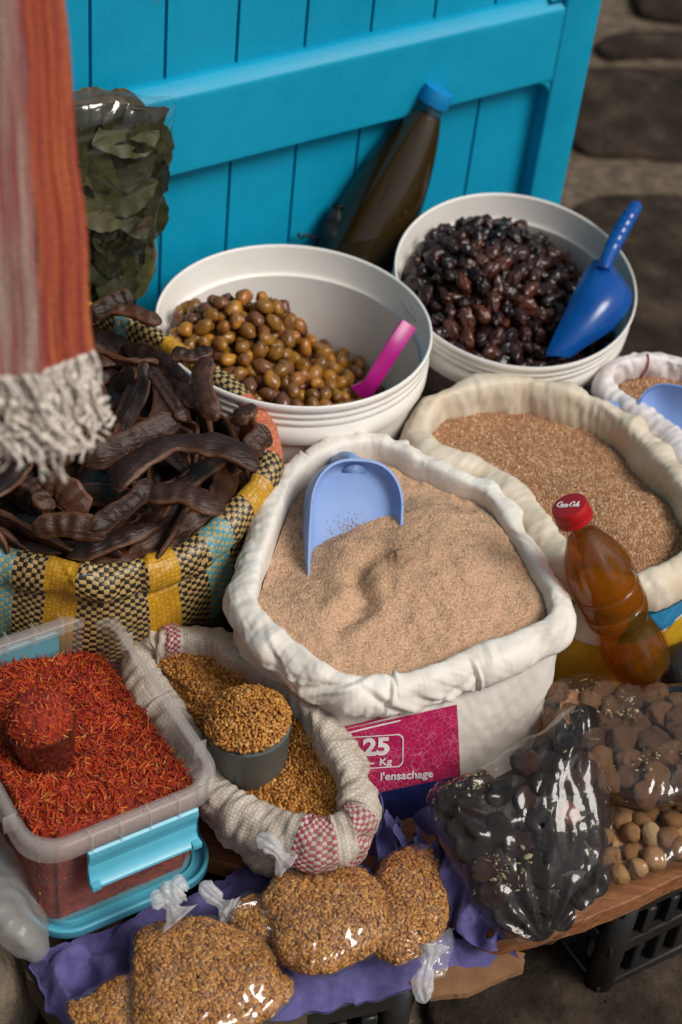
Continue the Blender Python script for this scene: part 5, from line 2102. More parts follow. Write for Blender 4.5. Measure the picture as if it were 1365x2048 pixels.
def fruit_mesh(name, kind, k, m_):
    V, F = sphere(30, 20)
    u = unit(V)
    if kind == 'fig':
        V = V * np.array([1, 0.94, 0.78])
        lat = np.arctan2(u[:, 1], u[:, 0])
        V = V * (1 + 0.12 * noise(u, 1.6, k) + 0.12 * crumple(u, 1.5, k + 5, (1, 1, 0.4)) + 0.05 * crumple(u, 3.6, k + 6, (1, 1, 0.4)) + 0.025 * np.sin(lat * 17 + 3 * u[:, 2]))[:, None]
        V[:, 2] += 0.35 * np.exp(-((u[:, 0] - 0.2) ** 2 + u[:, 1] ** 2) / 0.05) * (u[:, 2] > 0)
    elif kind == 'dark':
        V = V * np.array([1, 0.86, 0.84])
        V = V * (1 + 0.09 * noise(u, 1.2, k) + 0.12 * crumple(u, 1.5, k + 5, (1, 1, 0.3)) + 0.07 * crumple(u, 3.2, k + 7, (1, 1, 0.4)))[:, None]
    else:
        V = V * np.array([1, 0.85, 0.7])
        V = V * (1 + 0.10 * noise(u, 1.4, k) + 0.05 * ridged(u, 3.4, k + 3))[:, None]
    return mesh(name, V, F, m_)


def herb_flakes(V, F, n_, seed, root, r=0.0022):
    p, nrm = scatter(V, F, r, seed, 6, lambda c, m_: seen(c, m_, 0.0), limit=n_)
    rng = np.random.default_rng(seed)
    # they gather in drifts
    w_ = noise(p, 28, seed)
    sel = w_ + rng.normal(0, 0.5, len(p)) > 0.95
    p, nrm = p[sel], nrm[sel]
    fr = frame_from(unit(nrm + rng.normal(0, 0.3, nrm.shape)), rng.random(len(p)) * 6.28)
    sc = np.array([0.0023, 0.0012, 0.00025])[None] * rng.lognormal(-0.2, 0.5, (len(p), 3))
    Vv, Ff, r_ = stamp(sphere(6, 4), p, fr, sc, rng)
    return Vv, Ff, r_


def fruit_bag(root, G, F, nn, r, size, kind, mat, label, cat, group, seed, nvar=6, depth=1.0, limit=None, name='dried_fruit'):
    vs = [fruit_mesh(name, kind, seed + k * 3, mat) for k in range(nvar)]
    I = inset(G, nn, size * depth)
    p, n = scatter(I.reshape(-1, 3), [F], r, seed, 9, lambda c, m_: seen(c, m_, -0.25), limit=limit)
    rng = np.random.default_rng(seed)
    for i in range(len(p)):
        fr = frame_from(unit(n[i] + rng.normal(0, 0.9, 3)), float(rng.random() * 6.28))
        put(name, vs[rng.integers(nvar)], p[i] - n[i] * rng.uniform(0, 0.3) * size, fr, np.ones(3) * size * rng.uniform(0.85, 1.15), label, cat, group)
    return p, n


def make_dark_bag():
    def z(y):
        return 0.222 + (1890 - y) / 480 * 0.125
    px = [(860, 1590), (905, 1555), (965, 1528), (1030, 1492), (1100, 1445), (1165, 1403), (1180, 1450), (1195, 1510), (1212, 1580), (1228, 1680), (1230, 1760), (1205, 1815), (1150, 1862), (1085, 1893), (1020, 1882), (965, 1850), (935, 1790), (905, 1720), (872, 1650)]
    out = np.array([P(x, y, z(y)) for x, y in px])
    n = unit(np.array([0.12, -0.75, 1.0]))
    G, F, nn = pillow(out, n, 0.030, 0.028, 34, 220, 2.6, 51, 0.0042, 24)
    c = out.mean(0)
    root = empty('fruit_bag', (c[0], c[1], BZ), 'clear bag of blackish dried fruit flecked with herbs, leaning over the board edge', 'bag')
    Gf = G + nn * 0.001
    for k0, fr_ in ((0, 15), (5, 13), (13, 17)):
        e1 = unit(out[k0] - c)
        dv = Gf - out[k0]
        an = np.arctan2(dv @ np.cross(n, e1), -(dv @ e1))
        dd = np.linalg.norm(dv, axis=-1)
        Gf = Gf + nn * (0.0032 * np.sin(an * fr_ + 3 * noise(Gf, 20, k0)) * np.exp(-(dd / 0.065) ** 2) * np.clip(dd / 0.02, 0, 1))[..., None]
    obj('film', Gf, F, M['film_dark'], root)
    G0, F0, nn0 = pillow(out, n, 0.028, 0.026, 30, 160, 2.6, 51, 0.0, 24)
    p, nr = fruit_bag(root, G, F, nn, 0.0178, 0.0150, 'dark', M['dark_fruit'], 'wrinkled blackish dried fruit inside the bag at the board edge', 'dried fruit', 'blackish dried fruit in the clear bag', 52, 7, 1.02)
    core = inset(G0, nn0, 0.017)
    tag(obj('dark_fruit_mass', core, F0, M['dark_fruit']), 'deeper blackish dried fruit in the bag at the board edge', 'dried fruit', kind='stuff')
    rd = fruit_mesh('dried_fruit', 'dark', 3, M['red_fruit'])
    hit = PL(1132, 1628, out.mean(0) + n * 0.014, n)
    put('dried_fruit', rd, hit + 0.004 * unit(CAM - hit), frame_from(n, 0.4), np.ones(3) * 0.013, 'reddish brown fruit standing out among the blackish dried fruit', 'dried fruit', 'blackish dried fruit in the clear bag')
    I = inset(G, nn, 0.0014)
    V, Ff, r_ = herb_flakes(I.reshape(-1, 3), [F], 3600, 53, root)
    tag(obj('herb_flakes', V, Ff, M['herb'], attrs={'rnd': r_}), 'pale green herb flakes scattered among the blackish fruit', 'herbs', kind='stuff')


def make_fig_bags():
    # lower bag first
    px = [(1195, 1650), (1215, 1610), (1290, 1600), (1400, 1590), (1520, 1580), (1540, 1640), (1480, 1700), (1365, 1728), (1300, 1752), (1220, 1762), (1195, 1720)]
    out = np.array([P(x, y, 0.228) for x, y in px])
    n = unit(np.array([0.1, -0.45, 1.0]))
    G, F, nn = pillow(out, n, 0.026, 0.026, 26, 170, 2.6, 61, 0.003, 30)
    c = out.mean(0)
    root = empty('fruit_bag', (c[0], c[1], BZ), 'clear bag of tan dried fruit lying on the board beneath the fig bag', 'bag')
    obj('film', G, F, M['film'], root)
    G0, F0, nn0 = pillow(out, n, 0.024, 0.024, 26, 150, 2.6, 61, 0.0, 30)
    fruit_bag(root, G, F, nn, 0.0175, 0.0125, 'tan', M['tan_fruit'], 'tan dried fruit inside the lower bag on the board', 'dried fruit', 'tan dried fruit in the lower bag', 62, 6, 0.95)
    tag(obj('tan_fruit_mass', inset(G0, nn0, 0.018), F0, M['tan_fruit']), 'deeper tan dried fruit in the lower bag', 'dried fruit', kind='stuff')
    # the pale ribbed one
    me = fruit_mesh('dried_fruit', 'tan', 77, simple('pale_ribbed_fruit', (0.42, 0.27, 0.13), (0.52, 0.36, 0.20), 120, 0.6, 0.5, 0.003))
    Vr = np.zeros(len(me.vertices) * 3)
    me.vertices.foreach_get('co', Vr)
    Vr = Vr.reshape(-1, 3)
    Vr = Vr * (1 + 0.03 * np.sin(Vr[:, 0] * 34))[:, None]
    me.vertices.foreach_set('co', Vr.ravel())
    hit = PL(1308, 1678, out.mean(0) + n * 0.016, n)
    a = imgdir((1290, 1640), (1318, 1710), hit)
    nn_ = unit(CAM - hit)
    a = unit(a - nn_ * (a @ nn_))
    put('dried_fruit', me, hit, np.array([a, np.cross(nn_, a), nn_]), np.array([0.017, 0.0105, 0.009]), 'pale ribbed fruit, lightest in the lower bag of tan fruit', 'dried fruit', 'tan dried fruit in the lower bag')
    # upper bag of figs
    px = [(1080, 1420), (1100, 1375), (1130, 1362), (1200, 1360), (1290, 1372), (1365, 1376), (1480, 1385), (1560, 1420), (1560, 1540), (1470, 1600), (1365, 1612), (1300, 1620), (1235, 1600), (1180, 1560), (1140, 1510), (1100, 1470)]
    out = np.array([P(x, y, 0.285 + (1610 - y) / 240 * 0.012) for x, y in px])
    n = unit(np.array([0.05, -0.30, 1.0]))
    G, F, nn = pillow(out, n, 0.026, 0.026, 28, 200, 2.6, 63, 0.0032, 28)
    c = out.mean(0)
    root = empty('fruit_bag', (c[0], c[1], 0.25), 'clear bag of wrinkled brown figs with herb leaves under the red capped bottle', 'bag')
    obj('film', G, F, M['film'], root)
    G0, F0, nn0 = pillow(out, n, 0.024, 0.024, 28, 170, 2.6, 63, 0.0, 28)
    fruit_bag(root, G, F, nn, 0.0182, 0.0150, 'fig', M['fig'], 'wrinkled brown dried fig inside the upper bag', 'dried fig', 'dried figs in the upper bag', 64, 7, 0.98, name='dried_fig')
    tag(obj('fig_mass', inset(G0, nn0, 0.022), F0, M['fig']), 'deeper dried figs in the upper bag', 'dried figs', kind='stuff')
    V, Ff, r_ = herb_flakes(inset(G, nn, 0.0016).reshape(-1, 3), [F], 6000, 65, root)
    tag(obj('herb_flakes', V, Ff, M['herb'], attrs={'rnd': r_}), 'crumbled green herb leaves scattered over the brown figs', 'herbs', kind='stuff')
    # dark bag just in view at the right edge behind the fig bag
    out = np.array([P(x, y, 0.27) for x, y in [(1325, 1330), (1350, 1295), (1420, 1280), (1500, 1300), (1500, 1380), (1420, 1400), (1345, 1380)]])
    G, F, nn = pillow(out, (0, -0.3, 1), 0.028, 0.05, 20, 90, 2.4, 66, 0.004, 40)
    tag(obj('black_bag', G, F, M['black_bag']), 'small black bag at the right edge behind the figs', 'bag')


make_dark_bag()
make_fig_bags()


def make_leaf_bag():
    oo = DO + DN * 0.060 + np.array([0, 0, 0.45])
    px = [(100, 205), (150, 195), (200, 186), (260, 188), (318, 193), (352, 196), (338, 235), (328, 300), (322, 350), (306, 420), (300, 500), (290, 570), (272, 640), (200, 680), (110, 670), (70, 520), (75, 350)]
    tilt = unit(DN + np.array([0, 0, 0.10]))
    out = np.array([PL(x, y, oo, tilt) for x, y in px])
    n = tilt
    G, F, nn = pillow(out, n, 0.028, 0.020, 34, 230, 3.4, 71, 0.0050, 24)
    c = out.mean(0)
    root = empty('leaf_bag', (c[0], c[1], c[2] - 0.15), 'clear cellophane bag of dried bay leaves propped against the blue door', 'bag')
    obj('film', G, F, M['film_leaf'], root)
    vs = []
    for k in range(7):
        a, b = 26, 13
        t = np.linspace(0, 1, a)
        L = 0.080
        W = 0.0250 * np.sin(np.pi * t ** 0.85) ** 0.8 * (1 + 0.03 * np.sin(t * 40 + k))
        W[0] = W[-1] = 0.0006
        x = np.linspace(-1, 1, b)
        X_ = (t - 0.5)[:, None] * L + 0 * x
        Y_ = W[:, None] * x[None]
        cv = [0.9, -0.8, 1.3, 0.4, -1.2, 0.7, -0.5][k]
        Z_ = cv * 0.006 * np.abs(x[None]) ** 1.5 * np.sin(np.pi * t)[:, None] + 0.004 * cv * np.sin(t * 3 + k)[:, None] + 0.0012 * np.sin(t * 26 + k)[:, None] * np.abs(x[None]) ** 2 - 0.0009 * np.exp(-(x[None] / 0.10) ** 2)
        V = np.stack([X_, Y_, Z_], -1)
        V2 = V - np.array([0, 0, 0.0004])
        f = gridf(a, b)
        A = np.concatenate([V.reshape(-1, 3), V2.reshape(-1, 3)])
        vs.append(mesh('bay_leaf', A, [np.concatenate([f, f[:, ::-1] + a * b])], M['leaf']))
    rng = np.random.default_rng(72)
    c0 = out.mean(0)
    done = 0
    o2 = c0 + (resample(out, 300) - c0) * 0.82
    for layer in range(3):
        q = rng.integers(0, 300, 5000)
        t = np.sqrt(rng.random(5000))
        p = c0 + (o2[q] - c0) * t[:, None]
        kp = poisson(p, 0.022)
        for i in kp:
            dep = (0.011 - 0.009 * layer) * (1 - 0.6 * t[i] ** 2) + rng.normal(0, 0.0015)
            # leaves stay inside the bag: turn them until both tips fit
            e1 = unit(np.cross([0, 0, 1.0], n))
            e2 = np.cross(n, e1)
            pol = c0 + (resample(out, 120) - c0) * 0.87
            pa = np.stack([(pol - c0) @ e1, (pol - c0) @ e2], -1)
            for _ in range(12):
                nr = unit(n + rng.normal(0, 0.26, 3))
                fr = frame_from(nr, float(rng.random() * 6.28))
                fits = True
                for sg in (-1, 1):
                    tip = p[i] + fr[0] * 0.040 * sg - c0
                    x, y = tip @ e1, tip @ e2
                    x2, y2 = np.roll(pa[:, 0], -1), np.roll(pa[:, 1], -1)
                    cr = ((pa[:, 1] > y) != (y2 > y)) & (x < (x2 - pa[:, 0]) * (y - pa[:, 1]) / (y2 - pa[:, 1] + 1e-12) + pa[:, 0])
                    fits &= bool(cr.sum() % 2)
                if fits:
                    break
            if not fits:
                continue
            put('bay_leaf', vs[rng.integers(7)], p[i] + n * dep, fr, np.ones(3) * rng.uniform(0.8, 1.12), 'dull green dried bay leaf packed in the cellophane bag', 'bay leaf', 'bay leaves in the cellophane bag')
    core, Fc, _ = pillow(c0 + (out - c0) * 0.9, n, 0.003, 0.014, 16, 90, 3.0, 73, 0.002, 40)
    tag(obj('bay_leaf_mass', core, Fc, M['leaf']), 'deeper dried bay leaves in the cellophane bag', 'bay leaves', kind='stuff')


make_leaf_bag()


# ------------------------------------------------------------------ small fenugreek sack and cup
def make_small_sack():
    rim = [(330, 1385, .296), (295, 1335, .305), (290, 1290, .315), (345, 1262, .328), (430, 1268, .330), (495, 1312, .340), (600, 1382, .348), (678, 1470, .346), (722, 1550, .335), (716, 1622, .318), (640, 1662, .304), (560, 1642, .297), (500, 1612, .294), (445, 1578, .292), (392, 1490, .292)]
    s = Sack(rim, BZ + 0.014, 0.0160, 560, 83, 0.0075, bulge=0.010, inner=0.05, base_scale=0.95)
    q = Qv(s.rim)

    def uat(px, py):
        return s.u[int(np.argmin(((q - np.array([px, py])) ** 2).sum(-1)))]
    W_, R_ = (0.56, 0.50, 0.43), (0.36, 0.028, 0.062)
    ws = (0.50, 0.44, 0.37)
    st = []
    for x, y, w_ in ((352, 1262, 0.010), (618, 1660, 0.010), (695, 1636, 0.010)):
        u = uat(x, y)
        st += [(u - w_, R_), (u + w_, W_)]
    st.sort()
    s1 = [(0.0, W_)] + [((u * 0.25), c) for u, c in st if u > 0]
    s2 = [(0.0, ws)] + [((u * 0.25), (0.55, 0.47, 0.44) if c == R_ else ws) for u, c in st if u > 0]
    mm = weave_mat('coarse_woven_cloth', W_, (0.26, 0.19, 0.13), 0.0034, (s1, s2), 0.7, 0.60, 0.30, gapf=0.60)
    root = empty('grain_sack', (s.c[0], s.c[1], BZ), 'small dirty white woven sack with red checked stripes, holding fenugreek seed', 'sack')
    s.mesh_obj('sack_cloth', mm, root)
    o = s.inner_outline(0.018, 0.0115)

    def zf(xy, t):
        z = 0.0022 * fbm(P3(xy[..., 0], xy[..., 1]), 30, 2, 3) - 0.006 * (1 - t ** 2)
        return z + gauss(xy, P(390, 1370, .30), (0.03, 0.03), 0.008) + gauss(xy, P(600, 1580, .29), (0.04, 0.03), 0.004)
    V, F = heap(o, zf, 60, 220)
    ob = tag(obj('fenugreek_seed', V, F, M['seed_bed']), 'fenugreek seed lying in the small red striped sack', 'seeds', kind='stuff')
    Vs, Fs, r = seeds_on(V[:-1].reshape(-1, 3), [gridf(V.shape[0] - 1, 220, True)], 0.0024, 84, False)
    obj('loose_seed', Vs, Fs, M['seed'], ob, True, attrs={'rnd': r})['kind'] = 'stuff'
    # measuring cup
    zb = 0.281
    b = P(506, 1532, zb)
    up = unit(np.array([-0.13, -0.02, 1.0]))
    ax = unit(np.cross([0, 1.0, 0], up))
    fr = np.array([ax, np.cross(up, ax), up])
    root = empty('cup', b, 'grey green plastic cup standing in the small sack, heaped with fenugreek seed', 'cup')
    H = 0.062
    prof = [(0.001, 0.0), (0.0300, 0.0), (0.0320, 0.002), (0.0382, H - 0.004), (0.0392, H - 0.003), (0.0392, H), (0.0372, H), (0.0365, H - 0.004), (0.0305, 0.004), (0.001, 0.003)]
    V, F = lathe(prof, 80, b, fr)
    cu = obj('body', V, F, M['cup'], root)
    cu.data.set_sharp_from_angle(angle=math.radians(40))
    rr = np.linspace(0.0006, 0.0388, 28)
    th = np.linspace(0, 2 * math.pi, 90, endpoint=False)
    hz = 0.004 + 0.021 * (1 - (rr / 0.0388) ** 2.4)
    V = b + rr[:, None, None] * (fr[0] * np.cos(th)[None, :, None] + fr[1] * np.sin(th)[None, :, None]) + ((H + hz)[:, None] + 0 * th)[..., None] * fr[2]
    V = V + up * (0.002 * noise(V, 60, 3))[..., None]
    F = gridf(28, 90, True)
    ob = tag(obj('fenugreek_seed', V - up * 0.0014, F, M['seed_bed']), 'fenugreek seed heaped high in the grey green cup', 'seeds', kind='stuff')
    Vs, Fs, r = seeds_on(V.reshape(-1, 3), [F[:, ::-1]], 0.0024, 85, False)
    obj('loose_seed', Vs, Fs, M['seed'], ob, True, attrs={'rnd': r})['kind'] = 'stuff'


make_small_sack()


# ------------------------------------------------------------------ safflower box
BXZ = 0.345
_c1, _c2, _c3 = P(462, 1563, BXZ), P(60, 1725, BXZ), P(190, 1208, BXZ)   # outer rim corners
BXX = unit(_c1 - _c2)
_d = _c3 - _c1
BXY = unit(_d - BXX * (_d @ BXX))
BXW, BXL = float(np.linalg.norm(_c1 - _c2)), float(_d @ BXY)
BXO = _c2.copy()
BXB = 0.208


def rrect(w, l, r, n=12, cx=0.0, cy=0.0):
    pts = []
    for qx, qy, a0 in ((w / 2 - r, l / 2 - r, 0), (-w / 2 + r, l / 2 - r, 90), (-w / 2 + r, -l / 2 + r, 180), (w / 2 - r, -l / 2 + r, 270)):
        for a in np.radians(np.linspace(a0, a0 + 90, n)):
            pts.append((cx + qx + r * math.cos(a), cy + qy + r * math.sin(a)))
    return np.array(pts)


def bx(xy, z):
    xy = np.asarray(xy, float)
    return BXO + BXX * (BXW / 2) + BXY * (BXL / 2) + xy[..., :1] * BXX + xy[..., 1:2] * BXY + (np.broadcast_to(np.asarray(z, float), xy.shape[:-1])[..., None] - BXO[2]) * np.array([0, 0, 1.0])


def ring_loft(rows, cx=0.0):
    """rows of (w, l, r, z) -> lofted wall"""
    V = np.array([bx(rrect(w, l, r, 12, cx), z) for w, l, r, z in rows])
    return V, gridf(len(rows), V.shape[1], True)


def make_box():
    W, L = BXW, BXL
    root = empty('storage_box', bx((0, 0), BXB), 'cloudy clear plastic box with aqua clips, full of red safflower threads', 'box')
    H = BXZ - BXB
    ti = 0.016      # rim overhang
    wb, lb = W - 0.032, L - 0.034
    wt, lt = W - 0.026, L - 0.028
    rows = [(0.01, 0.01, 0.003, BXB + 0.004), (wb - 0.01, lb - 0.01, 0.02, BXB + 0.004), (wb, lb, 0.024, BXB + 0.008)]
    for k in range(1, 25):
        f = k / 24
        rb = 0.0022 * max(0.0, math.sin(f * 2 * math.pi * 5.0)) ** 3 if f < 0.72 else 0
        rows.append((wb + (wt - wb) * f + rb, lb + (lt - lb) * f + rb, 0.025, BXB + 0.008 + (H - 0.014) * f))
    V, F = ring_loft(rows)
    obj('body', V, F, M['box'], root)
    # rounded flange with a hanging lip
    rows = [(wt - 0.0005, lt - 0.0005, 0.025, BXZ - 0.010), (wt + 0.001, lt + 0.001, 0.026, BXZ - 0.003), (wt + 0.006, lt + 0.006, 0.028, BXZ), (W - 0.006, L - 0.006, 0.033, BXZ + 0.0005), (W - 0.001, L - 0.001, 0.035, BXZ - 0.002), (W, L, 0.036, BXZ - 0.008), (W - 0.0005, L - 0.0005, 0.036, BXZ - 0.019),
            (W - 0.004, L - 0.004, 0.034, BXZ - 0.019), (W - 0.004, L - 0.004, 0.034, BXZ - 0.006), (wt + 0.006, lt + 0.006, 0.028, BXZ - 0.004)]
    V, F = ring_loft(rows)
    o = obj('rim', V, F, M['box_rim'], root)
    # ribs across the flange
    parts = []
    for sx in (-1, 1):
        for y in np.linspace(-L / 2 + 0.05, L / 2 - 0.05, 4):
            parts.append(box(bx((sx * (W / 2 - 0.0035), y), BXZ - 0.0085), (0.012, 0.0016, 0.0205), np.array([BXX, BXY, [0, 0, 1.0]])))
    for x in np.linspace(-W / 2 + 0.055, W / 2 - 0.05, 4):
        for sy in (-1, 1):
            parts.append(box(bx((x, sy * (L / 2 - 0.0035)), BXZ - 0.0085), (0.0016, 0.012, 0.0205), np.array([BXX, BXY, [0, 0, 1.0]])))
    for Vb, Fb in parts:
        bevel_mesh(Vb, Fb, 'rim_rib', M['box_rim'], 0.0004, root, 1)
    # aqua clip on each short side: rolled top, grooved face, hooked lip below
    for sy in (-1, 1):
        prof = [(0.0035, BXZ - 0.0195), (0.0060, BXZ - 0.0175), (0.0085, BXZ - 0.0190), (0.0095, BXZ - 0.024), (0.0085, BXZ - 0.030), (0.0065, BXZ - 0.036), (0.0060, BXZ - 0.0400), (0.0068, BXZ - 0.0415), (0.0070, BXZ - 0.0480),
                (0.0095, BXZ - 0.0535), (0.0150, BXZ - 0.0575), (0.0155, BXZ - 0.0600), (0.0135, BXZ - 0.0615), (0.0080, BXZ - 0.0580), (0.0045, BXZ - 0.052), (0.0040, BXZ - 0.040), (0.0045, BXZ - 0.030)]
        hw = 0.052
        V = []
        xs = [-hw, -hw + 0.0008, -hw + 0.002, -hw * 0.5, 0, hw * 0.5, hw - 0.002, hw - 0.0008, hw]
        for x in xs:
            V.append([bx((x - 0.010 * sy, sy * (L / 2 - 0.006 + (d if x not in (-hw, hw) else 0.5 * d + 0.003))), z) for d, z in prof])
        V = np.array(V)
        n = len(prof)
        capA = np.array([[0, i, i + 1] for i in range(1, n - 1)])
        e = (len(xs) - 1) * n
        o = obj('clip', V, [gridf(len(xs), n, False, False), np.array([[i * n + n - 1, i * n, (i + 1) * n, (i + 1) * n + n - 1] for i in range(len(xs) - 1)]), capA, capA + e], M['aqua'], root)
        o.data.set_sharp_from_angle(angle=math.radians(35))
        for sx in (-1, 1):
            Vb, Fb = box(bx((sx * (hw - 0.004) - 0.010 * sy, sy * (L / 2 + 0.0065)), BXZ - 0.058), (0.009, 0.009, 0.007), np.array([BXX, BXY, [0, 0, 1.0]]))
            bevel_mesh(Vb, Fb, 'clip_hook', M['aqua'], 0.001, o, 2)
    # its lid lies underneath
    W2, L2 = W - 0.010, L - 0.008
    rows = [(0.01, 0.01, 0.003, BXB - 0.008), (W2 - 0.02, L2 - 0.02, 0.026, BXB - 0.008), (W2 - 0.004, L2 - 0.004, 0.036, BXB - 0.0065), (W2, L2, 0.038, BXB - 0.004), (W2, L2, 0.038, BXB + 0.005), (W2 - 0.002, L2 - 0.002, 0.037, BXB + 0.006), (W2 - 0.006, L2 - 0.006, 0.035, BXB + 0.006),
            (W2 - 0.008, L2 - 0.008, 0.034, BXB + 0.005), (W2 - 0.009, L2 - 0.009, 0.034, BXB - 0.003), (W2 - 0.022, L2 - 0.022, 0.028, BXB - 0.004), (W2 - 0.024, L2 - 0.024, 0.027, BXB + 0.002), (W2 - 0.030, L2 - 0.030, 0.024, BXB + 0.002), (W2 - 0.033, L2 - 0.033, 0.022, BXB - 0.002), (0.01, 0.01, 0.003, BXB - 0.002)]
    V, F = ring_loft(rows, 0.007)
    lid = obj('box_lid', V, F, M['aqua'])
    lid.data.set_sharp_from_angle(angle=math.radians(40))
    tag(lid, 'aqua plastic lid lying under the box of safflower', 'lid')

    # safflower
    wi, li = wt - 0.006, lt - 0.006

    gb = P(98, 1528, 0.324)

    def top(x, y):
        # heaped at the street end and to the left, sinking towards the far right wall
        q = P3(x, y)
        z = BXZ - 0.022 - 0.010 * (y / (li / 2)) - 0.016 * np.clip(x / (wi / 2), -1, 1)
        z = z + 0.008 * np.exp(-((x + 0.04) / 0.06) ** 2 - ((y - 0.01) / 0.07) ** 2)
        z = z + 0.012 * np.exp(-((x + 0.05) / 0.05) ** 2 - ((y - 0.085) / 0.035) ** 2)
        gl = gb - bx((0, 0), 0)
        gx, gy = gl @ BXX, gl @ BXY
        z = z - 0.010 * np.exp(-((x - gx) ** 2 + (y - gy) ** 2) / 0.034 ** 2)
        return z + 0.005 * fbm(q, 26, 3, 2)
    o2 = rrect(wi, li, 0.022)
    o2 = resample(np.c_[o2, 0 * o2[:, 0]], 200)[:, :2]
    t = np.concatenate([[0.005], np.linspace(0, 1, 80)[1:]])
    XY = o2[None] * t[:, None, None]
    Z = top(XY[..., 0], XY[..., 1])
    rowsV = [bx(XY[i], Z[i]) for i in range(len(t))]
    k = 0.965
    for f in (0.35, 0.7, 1.0):
        s_ = 1 + (k - 1) * f
        rowsV.append(bx(o2 * s_, Z[-1] * (1 - f) + (BXB + 0.010) * f))
    V = np.array(rowsV)
    F = gridf(len(V), 200, True)
    bed = obj('safflower', V, F, M['thread_bed'])
    tag(bed, 'red safflower threads filling the cloudy box', 'safflower', kind='stuff')
    tv, tf = V[:len(t)].reshape(-1, 3), gridf(len(t), 200, True)
    p, n = scatter(tv, [tf], 0.0022, 91, 4)
    n = n * np.sign(n[:, 2:3])
    sv, sf = V[len(t) - 1:].reshape(-1, 3), gridf(4, 200, True)
    p2, n2 = scatter(sv, [sf], 0.0042, 92, 4, lambda c, m_: (np.abs(m_[:, 2]) < 0.6))
    cc = V.reshape(-1, 3).mean(0)
    n2 = n2 * np.sign(((p2 - cc) * n2).sum(-1, keepdims=True))
    far = np.linalg.norm(p[:, :2] - gb[:2], axis=1) > 0.024
    p, n = p[far], n[far]
    rng = np.random.default_rng(93)
    Vt, Ft, r = threads(p, n, rng, 0.0120, 0.60)
    obj('loose_threads', Vt, Ft, M['thread'], bed, True, attrs={'rnd': r})['kind'] = 'stuff'
    Vt, Ft, r = threads(p2 - n2 * 0.002, n2, rng, 0.009, 0.12)
    obj('side_threads', Vt, Ft, M['thread'], bed, True, attrs={'rnd': r})['kind'] = 'stuff'
    # tumbler
    root = empty('tumbler', gb, 'small glass tumbler heaped with safflower, standing in the cloudy box', 'glass')
    H = 0.058
    up = unit(np.array([-0.10, -0.05, 1.0]))
    ax = unit(np.cross([0, 1.0, 0], up))
    fr = np.array([ax, np.cross(up, ax), up])
    prof = [(0.001, 0.0), (0.0205, 0.0), (0.0220, 0.002), (0.0312, H - 0.001), (0.0308, H), (0.0296, H - 0.001), (0.0205, 0.006), (0.001, 0.005)]
    pr = catmull(prof, 50, False)
    Vg, Fg = lathe(pr, 72, gb, fr)
    obj('tumbler_glass', Vg, Fg, M['glass'], root)
    rr = np.array([0.0198, 0.0225, 0.0255, 0.0276, 0.0286, 0.0280, 0.0250, 0.019, 0.010, 0.001])
    hz = np.array([0.006, 0.014, 0.030, 0.046, H + 0.001, H + 0.008, H + 0.015, H + 0.021, H + 0.025, H + 0.0255])
    pr = catmull(np.c_[rr, hz], 40, False)
    Vi, Fi = lathe(pr, 60, gb, fr)
    Vi = Vi + (0.0015 * noise(Vi, 80, 4))[:, None] * up
    hp = obj('safflower', Vi, Fi, M['thread_bed'])
    tag(hp, 'red safflower threads heaped in the small glass tumbler', 'safflower', kind='stuff')
    p, n = scatter(Vi, Fi, 0.0021, 94, 5)
    ctr = gb + up * 0.03
    n = n * np.sign(((p - ctr) * n).sum(-1, keepdims=True))
    hh = (p - gb) @ up
    Vt, Ft, r = threads(p - n * 0.0010, n, rng, 0.0095, np.where(hh < H + 0.004, 0.08, 0.55))
    obj('loose_threads', Vt, Ft, M['thread'], hp, True, attrs={'rnd': r})['kind'] = 'stuff'


def threads(p, n, rng, L, tilt):
    """thin tapered bent petals lying on a surface"""
    k = len(p)
    d = rng.normal(0, 1, (k, 3))
    d = unit(d - n * (d * n).sum(-1, keepdims=True))
    tl = np.abs(rng.normal(0, 1, k)) * tilt
    d = unit(d + n * tl[:, None])
    s = unit(np.cross(d, n) + 1e-6)
    b = np.cross(s, d)
    l = L * rng.uniform(0.55, 1.25, k)
    w_ = rng.uniform(0.00048, 0.00090, k)
    bend = rng.normal(0, 0.22, k)
    V = np.zeros((k, 5, 3, 3))
    for i, (t, wt) in enumerate(((0, 0.5), (0.25, 1.0), (0.55, 1.0), (0.85, 0.7), (1.0, 0.12))):
        c = p + d * (l * (t - 0.35))[:, None] + s * (bend * l * (t - 0.4) ** 2)[:, None] + b * (0.4 * np.abs(bend) * l * (t - 0.4) ** 2)[:, None]
        for j in range(3):
            a = j * 2.094
            V[:, i, j] = c + (s * math.cos(a) * 1.5 + b * math.sin(a)) * (w_ * wt)[:, None]
    f = gridf(5, 3, True)
    F = (f[None] + (np.arange(k) * 15)[:, None, None]).reshape(-1, 4)
    return V.reshape(-1, 3), [F], np.repeat(rng.random(k), 15)


make_box()


def make_cloudy_bag():
    out = np.array([P(x, y, 0.235) for x, y in [(-120, 1600), (-20, 1655), (30, 1720), (70, 1800), (86, 1850), (84, 1890), (55, 1908), (10, 1880), (-60, 1800), (-140, 1700)]])
    G, F, nn = pillow(out, (-0.2, -0.3, 1.0), 0.040, 0.050, 34, 170, 3.2, 95, 0.0050, 26)
    c = out.mean(0)
    tag(obj('cloudy_bag', G, F, M['cloudy']), 'cloudy white plastic bag slumped at the left edge beside the safflower box', 'bag')


make_cloudy_bag()


